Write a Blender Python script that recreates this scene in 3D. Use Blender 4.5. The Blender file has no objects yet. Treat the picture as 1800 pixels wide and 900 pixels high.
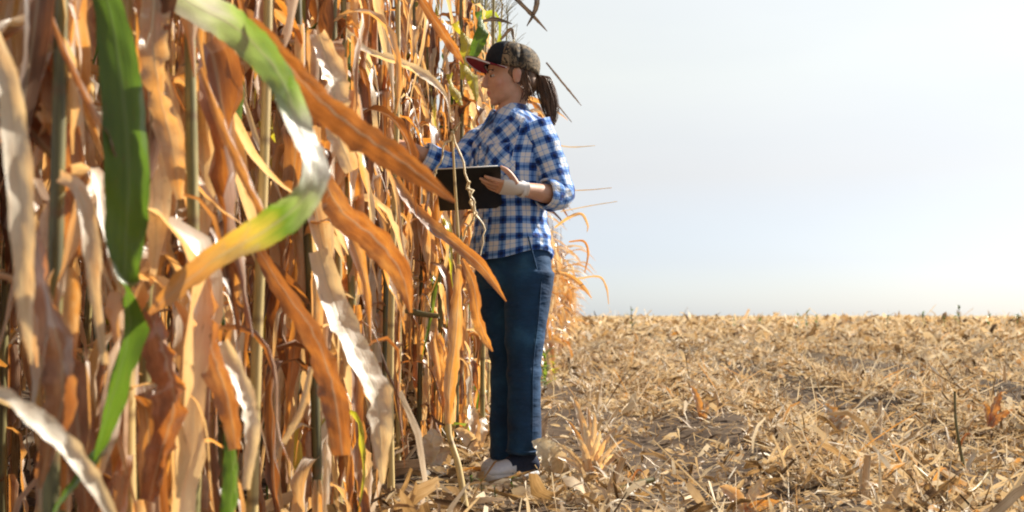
import bpy, bmesh, math, random
import numpy as np
from mathutils import Vector, Matrix, noise as mnoise

R = math.radians
rng = np.random.default_rng(11)
random.seed(11)
scene = bpy.context.scene
col = scene.collection

# ------------------------------------------------------------------ camera
CAM_H = 0.634
FPX = 1848.0                       # focal length in photo pixels (1800 wide)
cam_d = bpy.data.cameras.new('camera')
cam = bpy.data.objects.new('camera', cam_d)
col.objects.link(cam)
cam.location = (0, 0, CAM_H)
cam.rotation_euler = (R(90), 0, 0)
cam_d.sensor_width = 36.0
cam_d.lens = FPX / 1800 * 36.0
cam_d.shift_y = 105 / 1800
cam_d.clip_start = 0.05
cam_d.clip_end = 20000
cam_d.dof.use_dof = True
cam_d.dof.focus_distance = 3.95
cam_d.dof.aperture_fstop = 4.2
scene.camera = cam

# ------------------------------------------------------------------ light
SUN_AZ, SUN_EL = 62.0, 37.0        # azimuth clockwise from the view direction (+Y)
world = bpy.data.worlds.new('World')
scene.world = world
world.use_nodes = True
wn = world.node_tree
bg = wn.nodes['Background']
sky = wn.nodes.new('ShaderNodeTexSky')
sky.sky_type = 'NISHITA'
sky.sun_disc = False
sky.sun_elevation = R(SUN_EL)
sky.sun_rotation = R(SUN_AZ)
sky.altitude = 100
sky.air_density = 0.8
sky.dust_density = 1.0
sky.ozone_density = 2.0
bg.inputs[1].default_value = 0.05
wn.links.new(sky.outputs[0], bg.inputs[0])
# thin high veil of cloud: pale all round the horizon, thinner and bluer overhead
tcw = wn.nodes.new('ShaderNodeTexCoord'); sepw = wn.nodes.new('ShaderNodeSeparateXYZ'); wn.links.new(tcw.outputs['Generated'], sepw.inputs[0])
rw = wn.nodes.new('ShaderNodeValToRGB'); wn.links.new(sepw.outputs[2], rw.inputs[0])
ew = rw.color_ramp.elements
ew[0].position = 0.0; ew[0].color = (0.13, 0.16, 0.20, 1)
ew[1].position = 1.0; ew[1].color = (0.05, 0.055, 0.06, 1)
for p_, c_ in ((0.05, (0.14, 0.125, 0.15, 1)), (0.13, (0.225, 0.165, 0.09, 1)), (0.22, (0.305, 0.265, 0.16, 1)), (0.29, (0.325, 0.295, 0.205, 1)), (0.5, (0.15, 0.14, 0.10, 1))):
    e_ = ew.new(p_); e_.color = c_
nw = wn.nodes.new('ShaderNodeTexNoise'); nw.inputs['Scale'].default_value = 2.2; nw.inputs['Detail'].default_value = 4
mw = wn.nodes.new('ShaderNodeMapping'); mw.inputs['Scale'].default_value = (1, 1, 4); wn.links.new(tcw.outputs['Generated'], mw.inputs[0]); wn.links.new(mw.outputs[0], nw.inputs['Vector'])
mr = wn.nodes.new('ShaderNodeMapRange'); mr.inputs[1].default_value = 0.3; mr.inputs[2].default_value = 0.7; mr.inputs[3].default_value = 0.94; mr.inputs[4].default_value = 1.06
wn.links.new(nw.outputs[0], mr.inputs[0])
bg2 = wn.nodes.new('ShaderNodeBackground'); wn.links.new(rw.outputs[0], bg2.inputs[0]); wn.links.new(mr.outputs[0], bg2.inputs[1])
addw = wn.nodes.new('ShaderNodeAddShader'); wn.links.new(bg.outputs[0], addw.inputs[0]); wn.links.new(bg2.outputs[0], addw.inputs[1])
wn.links.new(addw.outputs[0], wn.nodes['World Output'].inputs[0])

sun_d = bpy.data.lights.new('sun', 'SUN')
sun = bpy.data.objects.new('sun', sun_d)
col.objects.link(sun)
sun_d.energy = 5.0
sun_d.angle = R(0.5)
sun_d.color = (1.0, 0.93, 0.82)
sdir = Vector((math.sin(R(SUN_AZ)) * math.cos(R(SUN_EL)), math.cos(R(SUN_AZ)) * math.cos(R(SUN_EL)), math.sin(R(SUN_EL))))
sun.rotation_euler = sdir.to_track_quat('Z', 'Y').to_euler()

scene.view_settings.view_transform = 'Standard'
scene.view_settings.look = 'None'
scene.view_settings.exposure = 1.0
scene.view_settings.gamma = 1.0
scene.render.engine = 'CYCLES'
scene.cycles.filter_width = 2.0
scene.cycles.max_bounces = 6
scene.cycles.transmission_bounces = 4
scene.cycles.diffuse_bounces = 2

# ------------------------------------------------------------------ helpers
ROW_A, ROW_B = -0.63, 0.06          # edge row of standing corn: x = ROW_A + ROW_B * y


def at(px, py, d):
    """a pixel of the photograph (1800 x 900) and a distance -> a point of the world"""
    return Vector(((px - 900) / FPX * d, d, CAM_H + (555 - py) / FPX * d))


def lat(x, y):
    return x - ROW_B * y


def gz(x, y):
    """height of the ground"""
    l = x - ROW_B * y
    f = 1.0 / (1.0 + (max(y, 0) / 60.0) ** 2)
    z = (0.016 * math.cos(2 * math.pi * (l - ROW_A) / 0.75) + (0.020 + 0.028 * min(1, max(0, (y - 4.5) / 3))) * math.cos(2 * math.pi * (l - ROW_A) / 1.5)) * f
    z += 0.030 * mnoise.noise(Vector((x * 1.3, y * 1.1, 3.1))) * f
    z += 0.016 * mnoise.noise(Vector((x * 5.1, y * 4.3, 7.7))) * f
    if 2.6 < y < 4.8 and -0.6 < l < 0.1:
        k = min(1, (y - 2.6) / 0.4, (4.8 - y) / 0.4, (l + 0.6) / 0.15, (0.1 - l) / 0.15)
        z = z * (1 - k) + (0.25 * z - 0.006) * k
    z += 0.10 * mnoise.noise(Vector((x * 0.11, y * 0.07, 1.7))) * min(1, max(0, (y - 6) / 14)) * f
    return z


def tag(o, label=None, cat=None, group=None, kind=None):
    if label: o['label'] = label
    if cat: o['category'] = cat
    if group: o['group'] = group
    if kind: o['kind'] = kind
    return o


def empty(name, loc, rz=0.0):
    o = bpy.data.objects.new(name, None)
    o.location = loc
    o.rotation_euler = (0, 0, rz)
    col.objects.link(o)
    return o


def link(name, me, parent=None, mat=None, loc=None, rot=None, scale=None):
    o = bpy.data.objects.new(name, me)
    if mat is not None and len(me.materials) == 0:
        me.materials.append(mat)
    if loc is not None: o.location = loc
    if rot is not None: o.rotation_euler = rot
    if scale is not None: o.scale = scale
    col.objects.link(o)
    if parent is not None: o.parent = parent
    return o


def mesh_np(name, V, F, uv=None, tint=None, mat=None, smooth=True):
    """mesh from numpy: V (n,3), F (m,4) quads; uv per vertex; tint per vertex"""
    V = np.asarray(V, dtype=np.float32); F = np.asarray(F, dtype=np.int32)
    me = bpy.data.meshes.new(name)
    k = F.shape[1]
    me.vertices.add(len(V)); me.vertices.foreach_set('co', V.ravel())
    me.loops.add(F.size); me.loops.foreach_set('vertex_index', F.ravel())
    me.polygons.add(len(F))
    me.polygons.foreach_set('loop_start', np.arange(0, F.size, k, dtype=np.int32))
    me.polygons.foreach_set('loop_total', np.full(len(F), k, dtype=np.int32))
    if smooth: me.polygons.foreach_set('use_smooth', np.ones(len(F), dtype=bool))
    me.update(calc_edges=True)
    if uv is not None:
        l = me.uv_layers.new(name='UVMap')
        l.data.foreach_set('uv', np.asarray(uv, dtype=np.float32)[F.ravel()].ravel())
    if tint is not None:
        a = me.attributes.new('tint', 'FLOAT', 'POINT')
        a.data.foreach_set('value', np.asarray(tint, dtype=np.float32))
    if mat: me.materials.append(mat)
    me.validate()
    return me


def catmull(P, n):
    P = np.asarray(P, dtype=float)
    m = len(P)
    Q = np.vstack([2 * P[0] - P[1], P, 2 * P[-1] - P[-2]])
    t = np.linspace(0, m - 1 - 1e-9, n)
    i = t.astype(int); f = (t - i)[:, None]
    a, b, c, d = Q[i], Q[i + 1], Q[i + 2], Q[i + 3]
    return 0.5 * ((2 * b) + (-a + c) * f + (2 * a - 5 * b + 4 * c - d) * f ** 2 + (-a + 3 * b - 3 * c + d) * f ** 3)


def nrm(a):
    return a / np.maximum(np.linalg.norm(a, axis=-1, keepdims=True), 1e-9)


def ribbon(P, W, S, curl, ripple, nx=4, seed=0, fray=0.0, crumple=0.0):
    """a leaf blade: centre line P, widths W, side vectors S, arc of the cross section (radians to the edge), edge waves"""
    r = np.random.default_rng(seed)
    n = len(P)
    T = nrm(np.gradient(P, axis=0))
    S = nrm(S - T * np.sum(S * T, axis=1, keepdims=True))
    N = np.cross(T, S)
    s = np.linspace(0, 1, n)
    c = np.linspace(-1, 1, nx + 1)
    curl = np.broadcast_to(np.asarray(curl, dtype=float), (n,))
    k = np.where(np.abs(curl) < 1e-3, 1e-3, curl)
    V = np.zeros((n, nx + 1, 3)); UV = np.zeros((n, nx + 1, 2))
    ph = r.uniform(0, 6.28, 8)
    fq = r.uniform(3, 9, 4)
    fr = 1 + fray * r.uniform(-1, 0.2, (n, 2))
    k = k * (1 + min(0.6, 8 * crumple) * np.sin(6.28 * fq[0] * 0.6 * s + ph[4]))
    k = np.where(np.abs(k) < 1e-3, 1e-3, k)
    for j, cj in enumerate(c):
        a = k * cj
        hw = W / 2 * (fr[:, 0] if cj < 0 else fr[:, 1] if cj > 0 else 1)
        x = hw * np.sin(a) / k
        y = hw * (1 - np.cos(a)) / k
        q = 0 if cj < 0 else 1
        wave = np.sin(6.28 * fq[q] * s + ph[q]) + 0.6 * np.sin(6.28 * fq[q + 2] * 1.7 * s + ph[q + 2])
        y = y + ripple * W * wave * abs(cj) ** 1.5
        if crumple:
            y = y + crumple * W * (np.sin(6.28 * (fq[1] * 1.3 * s + 0.45 * cj) + ph[5]) + 0.7 * np.sin(6.28 * (fq[3] * 2.6 * s - 0.8 * cj) + ph[6]) + 0.5 * np.sin(6.28 * (fq[2] * 4.1 * s + 1.3 * cj) + ph[7]))
        V[:, j] = P + S * x[:, None] + N * y[:, None]
        UV[:, j, 0] = (cj + 1) / 2
        UV[:, j, 1] = s
    idx = np.arange(n * (nx + 1)).reshape(n, nx + 1)
    F = np.stack([idx[:-1, :-1], idx[:-1, 1:], idx[1:, 1:], idx[1:, :-1]], -1).reshape(-1, 4)
    return V.reshape(-1, 3), F, UV.reshape(-1, 2)


def rot_about(v, axis, ang):
    axis = nrm(axis); ca = np.cos(ang)[:, None]; sa = np.sin(ang)[:, None]
    return v * ca + np.cross(axis, v) * sa + axis * np.sum(axis * v, 1, keepdims=True) * (1 - ca)


def tube(P, rad, sides=8, cap=True):
    P = np.asarray(P, float); n = len(P)
    rad = np.broadcast_to(np.asarray(rad, float), (n,))
    T = nrm(np.gradient(P, axis=0))
    up = np.array([0.0, 1.0, 0.0]) if abs(T[0][1]) < 0.9 else np.array([1.0, 0, 0])
    S = nrm(np.cross(T, up)); B = np.cross(T, S)
    a = np.linspace(0, 2 * np.pi, sides, endpoint=False)
    V = P[:, None] + rad[:, None, None] * (np.cos(a)[None, :, None] * S[:, None] + np.sin(a)[None, :, None] * B[:, None])
    idx = np.arange(n * sides).reshape(n, sides)
    nx = np.roll(idx, -1, axis=1)
    F = np.stack([idx[:-1], idx[1:], nx[1:], nx[:-1]], -1).reshape(-1, 4)
    L = np.concatenate([[0], np.cumsum(np.linalg.norm(np.diff(P, axis=0), axis=1))])
    UV = np.stack([np.broadcast_to(a / 6.283, (n, sides)), np.broadcast_to(L[:, None], (n, sides))], -1).reshape(-1, 2)
    V = V.reshape(-1, 3)
    if cap:
        F = np.vstack([F, [[idx[-1, i], idx[-1, (i + 1) % sides], idx[-1, (i + 2) % sides], idx[-1, (i + 3) % sides]] for i in range(0, sides - 2, 2)]]) if sides == 4 else F
        m = len(V)
        V = np.vstack([V, P[-1], P[0]]); UV = np.vstack([UV, [0.5, L[-1]], [0.5, 0]])
        top = [[idx[-1, i], nx[-1, i], m, m] for i in range(sides)]
        # degenerate quads are avoided: pair neighbouring triangles
        F = np.vstack([F] + [[[idx[-1, i], idx[-1, (i + 1) % sides], idx[-1, (i + 2) % sides], m]] for i in range(0, sides - 1, 2)])
        F = np.vstack([F] + [[[idx[0, (i + 2) % sides], idx[0, (i + 1) % sides], idx[0, i], m + 1]] for i in range(0, sides - 1, 2)])
    return V, F, UV


def join(parts):
    Vs, Fs, Us, o = [], [], [], 0
    for V, F, U in parts:
        Vs.append(V); Fs.append(F + o); Us.append(U); o += len(V)
    return np.vstack(Vs), np.vstack(Fs), np.vstack(Us)


# ------------------------------------------------------------------ materials
def new_mat(name):
    m = bpy.data.materials.new(name); m.use_nodes = True
    nt = m.node_tree; nt.nodes.clear()
    out = nt.nodes.new('ShaderNodeOutputMaterial')
    return m, nt, out


def N_(nt, t, **kw):
    n = nt.nodes.new(t)
    for k, v in kw.items(): setattr(n, k, v)
    return n


def ramp(nt, stops, fac, interp='LINEAR'):
    n = nt.nodes.new('ShaderNodeValToRGB'); e = n.color_ramp.elements
    n.color_ramp.interpolation = interp
    while len(e) > 1: e.remove(e[-1])
    e[0].position = stops[0][0]; e[0].color = (*stops[0][1], 1)
    for p, c in stops[1:]:
        x = e.new(p); x.color = (*c, 1)
    nt.links.new(fac, n.inputs[0])
    return n.outputs[0]


def mth(nt, op, a, b=None, clamp=False):
    n = nt.nodes.new('ShaderNodeMath'); n.operation = op; n.use_clamp = clamp
    for i, v in enumerate((a, b)):
        if v is None: continue
        if isinstance(v, (int, float)): n.inputs[i].default_value = v
        else: nt.links.new(v, n.inputs[i])
    return n.outputs[0]


def mix(nt, fac, a, b, blend='MIX'):
    n = nt.nodes.new('ShaderNodeMix'); n.data_type = 'RGBA'; n.blend_type = blend
    for s, v in ((n.inputs[0], fac), (n.inputs[6], a), (n.inputs[7], b)):
        if isinstance(v, (int, float)): s.default_value = v
        elif isinstance(v, tuple): s.default_value = (*v, 1)
        else: nt.links.new(v, s)
    return n.outputs[2]


DRY_REF = [(0.0, (0.12, 0.062, 0.034)), (0.28, (0.36, 0.215, 0.135)), (0.55, (0.62, 0.44, 0.28)), (1.0, (0.84, 0.75, 0.60))]
DRY_TRA = [(0.0, (0.11, 0.032, 0.008)), (0.28, (0.42, 0.125, 0.014)), (0.55, (0.78, 0.31, 0.035)), (1.0, (0.86, 0.58, 0.24))]


def leaf_mat(name, ref, tra, along=None, source='OBJECT', rib=(0.75, 0.62, 0.42), trans=0.5, gloss=0.04, fres=0.18, namp=0.75):
    """reflects pale, transmits saturated: the two sides of a backlit leaf"""
    m, nt, out = new_mat(name)
    uv = N_(nt, 'ShaderNodeUVMap')
    sep = N_(nt, 'ShaderNodeSeparateXYZ'); nt.links.new(uv.outputs[0], sep.inputs[0])
    at_ = N_(nt, 'ShaderNodeAttribute', attribute_type=source, attribute_name='tone' if source == 'OBJECT' else 'tint')
    oi = N_(nt, 'ShaderNodeObjectInfo')
    # blotches stretched along the blade
    mp = N_(nt, 'ShaderNodeCombineXYZ')
    nt.links.new(mth(nt, 'MULTIPLY', sep.outputs[0], 2.6), mp.inputs[0])
    nt.links.new(mth(nt, 'MULTIPLY', sep.outputs[1], 5.0), mp.inputs[1])
    nt.links.new(mth(nt, 'MULTIPLY', oi.outputs['Random'], 50.0), mp.inputs[2])
    n1 = N_(nt, 'ShaderNodeTexNoise'); n1.inputs['Scale'].default_value = 1.0; n1.inputs['Detail'].default_value = 4
    nt.links.new(mp.outputs[0], n1.inputs['Vector'])
    mp2 = N_(nt, 'ShaderNodeCombineXYZ')
    nt.links.new(mth(nt, 'MULTIPLY', sep.outputs[0], 42.0), mp2.inputs[0])
    nt.links.new(mth(nt, 'MULTIPLY', sep.outputs[1], 3.0), mp2.inputs[1])
    nt.links.new(mth(nt, 'MULTIPLY', oi.outputs['Random'], 31.0), mp2.inputs[2])
    n2 = N_(nt, 'ShaderNodeTexNoise'); n2.inputs['Scale'].default_value = 1.0; n2.inputs['Detail'].default_value = 2
    nt.links.new(mp2.outputs[0], n2.inputs['Vector'])
    base = at_.outputs['Fac']
    if along is not None:
        base = ramp(nt, along, sep.outputs[1])
    t = mth(nt, 'ADD', base, mth(nt, 'MULTIPLY', mth(nt, 'SUBTRACT', n1.outputs[0], 0.5), namp))
    t = mth(nt, 'ADD', t, mth(nt, 'MULTIPLY', mth(nt, 'SUBTRACT', n2.outputs[0], 0.5), 0.56 * namp), clamp=True)
    cr = ramp(nt, ref, t); ct = ramp(nt, tra, t)
    # brown specks of decay
    n3 = N_(nt, 'ShaderNodeTexNoise'); n3.inputs['Scale'].default_value = 7.0; n3.inputs['Detail'].default_value = 3
    nt.links.new(mp.outputs[0], n3.inputs['Vector'])
    spk = mth(nt, 'MULTIPLY', mth(nt, 'SUBTRACT', n3.outputs[0], 0.62, clamp=True), 4.0, clamp=True)
    cr = mix(nt, spk, cr, (0.16, 0.09, 0.05)); ct = mix(nt, spk, ct, (0.20, 0.06, 0.015))
    # midrib
    d = mth(nt, 'ABSOLUTE', mth(nt, 'SUBTRACT', sep.outputs[0], 0.5))
    rb = mth(nt, 'SUBTRACT', 1.0, mth(nt, 'MULTIPLY', d, 16.0), clamp=True)
    cr = mix(nt, mth(nt, 'MULTIPLY', rb, 0.45), cr, rib)
    ct = mix(nt, mth(nt, 'MULTIPLY', rb, 0.5), ct, tuple(c * 0.45 for c in rib))
    bp = N_(nt, 'ShaderNodeBump'); bp.inputs['Strength'].default_value = 0.55; bp.inputs['Distance'].default_value = 0.002
    nt.links.new(mth(nt, 'ADD', n2.outputs[0], mth(nt, 'MULTIPLY', rb, 0.8)), bp.inputs['Height'])
    df = N_(nt, 'ShaderNodeBsdfDiffuse'); nt.links.new(cr, df.inputs[0]); nt.links.new(bp.outputs[0], df.inputs['Normal'])
    tr = N_(nt, 'ShaderNodeBsdfTranslucent'); nt.links.new(ct, tr.inputs[0]); nt.links.new(bp.outputs[0], tr.inputs['Normal'])
    gl = N_(nt, 'ShaderNodeBsdfGlossy'); gl.inputs['Roughness'].default_value = 0.42
    gl.inputs[0].default_value = (0.95, 0.93, 0.9, 1); nt.links.new(bp.outputs[0], gl.inputs['Normal'])
    mx = N_(nt, 'ShaderNodeMixShader'); mx.inputs[0].default_value = trans
    nt.links.new(df.outputs[0], mx.inputs[1]); nt.links.new(tr.outputs[0], mx.inputs[2])
    lw = N_(nt, 'ShaderNodeLayerWeight'); lw.inputs[0].default_value = 0.25
    m2 = N_(nt, 'ShaderNodeMixShader')
    nt.links.new(mth(nt, 'ADD', mth(nt, 'MULTIPLY', lw.outputs['Fresnel'], fres), gloss * 0.6, clamp=True), m2.inputs[0])
    nt.links.new(mx.outputs[0], m2.inputs[1]); nt.links.new(gl.outputs[0], m2.inputs[2])
    nt.links.new(m2.outputs[0], out.inputs[0])
    return m


def plain_mat(name, color, rough=0.7, noise_scale=None, color2=None, bump=0.0, spec=0.3, stretch=None):
    m, nt, out = new_mat(name)
    b = N_(nt, 'ShaderNodeBsdfPrincipled')
    b.inputs['Roughness'].default_value = rough
    b.inputs['Specular IOR Level'].default_value = spec
    if noise_scale:
        tc = N_(nt, 'ShaderNodeTexCoord')
        mp = N_(nt, 'ShaderNodeMapping'); nt.links.new(tc.outputs['Object'], mp.inputs[0])
        if stretch: mp.inputs['Scale'].default_value = stretch
        n = N_(nt, 'ShaderNodeTexNoise'); n.inputs['Scale'].default_value = noise_scale; n.inputs['Detail'].default_value = 5
        nt.links.new(mp.outputs[0], n.inputs['Vector'])
        c = ramp(nt, [(0.3, color), (0.7, color2 or color)], n.outputs[0])
        nt.links.new(c, b.inputs['Base Color'])
        if bump:
            bp = N_(nt, 'ShaderNodeBump'); bp.inputs['Strength'].default_value = bump; bp.inputs['Distance'].default_value = 0.004
            nt.links.new(n.outputs[0], bp.inputs['Height']); nt.links.new(bp.outputs[0], b.inputs['Normal'])
    else:
        b.inputs['Base Color'].default_value = (*color, 1)
    nt.links.new(b.outputs[0], out.inputs[0])
    return m


M = {}
M['dry'] = leaf_mat('dry_leaf', DRY_REF, DRY_TRA, trans=0.50)
GREEN_REF = [(0.0, (0.03, 0.07, 0.012)), (0.5, (0.05, 0.12, 0.02)), (1.0, (0.12, 0.20, 0.04))]
GREEN_TRA = [(0.0, (0.09, 0.17, 0.015)), (0.5, (0.18, 0.31, 0.02)), (1.0, (0.40, 0.46, 0.06))]
M['withered'] = leaf_mat('withered_leaf', [(0, (0.16, 0.12, 0.09)), (0.5, (0.30, 0.24, 0.18)), (1, (0.42, 0.34, 0.26))], [(0, (0.05, 0.03, 0.02)), (1, (0.16, 0.09, 0.04))], trans=0.35)
M['green'] = leaf_mat('green_leaf', GREEN_REF, GREEN_TRA, rib=(0.25, 0.34, 0.12), trans=0.5)
M['yellow'] = leaf_mat('yellowing_leaf', [(0, (0.22, 0.22, 0.04)), (0.5, (0.45, 0.38, 0.08)), (1, (0.6, 0.5, 0.2))],
                       [(0, (0.30, 0.38, 0.02)), (0.5, (0.75, 0.62, 0.03)), (1, (0.9, 0.72, 0.10))])
MIXR = [(0.0, (0.86, 0.82, 0.72)), (0.2, (0.48, 0.55, 0.30)), (0.4, (0.06, 0.15, 0.02)), (0.6, (0.50, 0.42, 0.10)), (0.8, (0.55, 0.30, 0.12)), (1.0, (0.36, 0.19, 0.11))]
MIXT = [(0.0, (0.72, 0.68, 0.50)), (0.2, (0.48, 0.62, 0.15)), (0.4, (0.19, 0.33, 0.02)), (0.6, (0.66, 0.46, 0.05)), (0.8, (0.72, 0.30, 0.03)), (1.0, (0.42, 0.15, 0.03))]
g = lambda v: (v, v, v)
M['turning'] = leaf_mat('half_green_leaf', MIXR, MIXT, namp=0.34,
                        along=[(0.0, g(0.10)), (0.14, g(0.06)), (0.22, g(0.34)), (0.36, g(0.38)), (0.44, g(0.08)), (0.56, g(0.02)),  # green to orange is leaf colour; the pale middle stretch paints sunlight in
                               (0.64, g(0.20)), (0.70, g(0.46)), (0.78, g(0.66)), (0.88, g(0.84)), (1.0, g(0.95))])


def stalk_mat():
    m, nt, out = new_mat('corn_stalk')
    uv = N_(nt, 'ShaderNodeUVMap'); sep = N_(nt, 'ShaderNodeSeparateXYZ'); nt.links.new(uv.outputs[0], sep.inputs[0])
    oi = N_(nt, 'ShaderNodeObjectInfo'); a = N_(nt, 'ShaderNodeAttribute', attribute_type='OBJECT', attribute_name='tone')
    mp = N_(nt, 'ShaderNodeCombineXYZ')
    nt.links.new(mth(nt, 'MULTIPLY', sep.outputs[0], 9.0), mp.inputs[0])
    nt.links.new(mth(nt, 'MULTIPLY', sep.outputs[1], 9.0), mp.inputs[1])
    nt.links.new(mth(nt, 'MULTIPLY', oi.outputs['Random'], 40.0), mp.inputs[2])
    n = N_(nt, 'ShaderNodeTexNoise'); n.inputs['Scale'].default_value = 1.0; n.inputs['Detail'].default_value = 5
    nt.links.new(mp.outputs[0], n.inputs['Vector'])
    t = mth(nt, 'ADD', a.outputs['Fac'], mth(nt, 'MULTIPLY', mth(nt, 'SUBTRACT', n.outputs[0], 0.5), 0.8), clamp=True)
    c = ramp(nt, [(0.0, (0.08, 0.07, 0.03)), (0.3, (0.22, 0.19, 0.07)), (0.55, (0.48, 0.35, 0.14)), (0.8, (0.58, 0.42, 0.20)), (1.0, (0.72, 0.58, 0.36))], t)
    # the joints are darker rings every 0.17 m
    w = mth(nt, 'ABSOLUTE', mth(nt, 'SUBTRACT', mth(nt, 'FRACT', mth(nt, 'DIVIDE', sep.outputs[1], 0.17)), 0.5))
    ring = mth(nt, 'SUBTRACT', 1.0, mth(nt, 'MULTIPLY', w, 14.0), clamp=True)
    c = mix(nt, mth(nt, 'MULTIPLY', ring, 0.75), c, (0.14, 0.075, 0.03))
    b = N_(nt, 'ShaderNodeBsdfPrincipled'); b.inputs['Roughness'].default_value = 0.45
    nt.links.new(c, b.inputs['Base Color'])
    bp = N_(nt, 'ShaderNodeBump'); bp.inputs['Strength'].default_value = 0.4; bp.inputs['Distance'].default_value = 0.002
    nt.links.new(n.outputs[0], bp.inputs['Height']); nt.links.new(bp.outputs[0], b.inputs['Normal'])
    nt.links.new(b.outputs[0], out.inputs[0])
    return m


M['stalk'] = stalk_mat()
STR_REF = [(0.0, (0.07, 0.048, 0.034)), (0.12, (0.22, 0.15, 0.10)), (0.3, (0.55, 0.41, 0.27)), (0.5, (0.80, 0.65, 0.46)),
           (0.72, (0.78, 0.66, 0.48)), (0.86, (0.86, 0.80, 0.69)), (0.94, (0.46, 0.46, 0.42)), (1.0, (0.58, 0.34, 0.14))]
STR_TRA = [(0.0, (0.06, 0.03, 0.01)), (0.3, (0.48, 0.27, 0.09)), (0.6, (0.70, 0.49, 0.24)), (0.86, (0.76, 0.63, 0.42)), (1.0, (0.7, 0.30, 0.05))]
M['straw'] = leaf_mat('straw', STR_REF, STR_TRA, source='GEOMETRY', trans=0.34, gloss=0.0, fres=0.0)
M['scrap'] = leaf_mat('leaf_scrap', STR_REF, STR_TRA, trans=0.38, gloss=0.02, fres=0.06)


def soil_mat():
    m, nt, out = new_mat('soil')
    tc = N_(nt, 'ShaderNodeTexCoord')
    n = N_(nt, 'ShaderNodeTexNoise'); n.inputs['Scale'].default_value = 14; n.inputs['Detail'].default_value = 8
    nt.links.new(tc.outputs['Object'], n.inputs['Vector'])
    n2 = N_(nt, 'ShaderNodeTexNoise'); n2.inputs['Scale'].default_value = 1.6; n2.inputs['Detail'].default_value = 4
    nt.links.new(tc.outputs['Object'], n2.inputs['Vector'])
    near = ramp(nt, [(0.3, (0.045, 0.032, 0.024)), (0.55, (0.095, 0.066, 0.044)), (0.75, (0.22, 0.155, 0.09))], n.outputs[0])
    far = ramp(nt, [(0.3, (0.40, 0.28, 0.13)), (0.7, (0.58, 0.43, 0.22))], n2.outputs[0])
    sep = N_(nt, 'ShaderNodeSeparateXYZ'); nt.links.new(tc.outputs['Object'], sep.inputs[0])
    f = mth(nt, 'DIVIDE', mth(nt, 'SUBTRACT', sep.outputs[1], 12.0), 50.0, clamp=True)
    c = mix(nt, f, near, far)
    b = N_(nt, 'ShaderNodeBsdfPrincipled'); b.inputs['Roughness'].default_value = 0.95; b.inputs['Specular IOR Level'].default_value = 0.1
    nt.links.new(c, b.inputs['Base Color'])
    bp = N_(nt, 'ShaderNodeBump'); bp.inputs['Strength'].default_value = 0.7; bp.inputs['Distance'].default_value = 0.02
    nt.links.new(n.outputs[0], bp.inputs['Height']); nt.links.new(bp.outputs[0], b.inputs['Normal'])
    nt.links.new(b.outputs[0], out.inputs[0])
    return m


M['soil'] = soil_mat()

# ------------------------------------------------------------------ the field
def build_ground():
    ys = np.concatenate([np.linspace(-6, 2.6, 14), np.arange(2.75, 9, 0.055), np.geomspace(9.1, 6000, 130)])
    ss = np.sinh(np.linspace(-2.2, 2.2, 210)) / math.sinh(2.2)
    V = []
    for y in ys:
        W = 5 + max(y, 0) * 1.15
        for s in ss:
            x = s * W + ROW_B * min(y, 60)
            V.append((x, y, gz(x, y)))
    nx = len(ss); idx = np.arange(len(ys) * nx).reshape(len(ys), nx)
    F = np.stack([idx[:-1, :-1], idx[:-1, 1:], idx[1:, 1:], idx[1:, :-1]], -1).reshape(-1, 4)
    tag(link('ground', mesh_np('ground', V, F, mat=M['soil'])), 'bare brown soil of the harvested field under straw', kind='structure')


build_ground()


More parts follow.
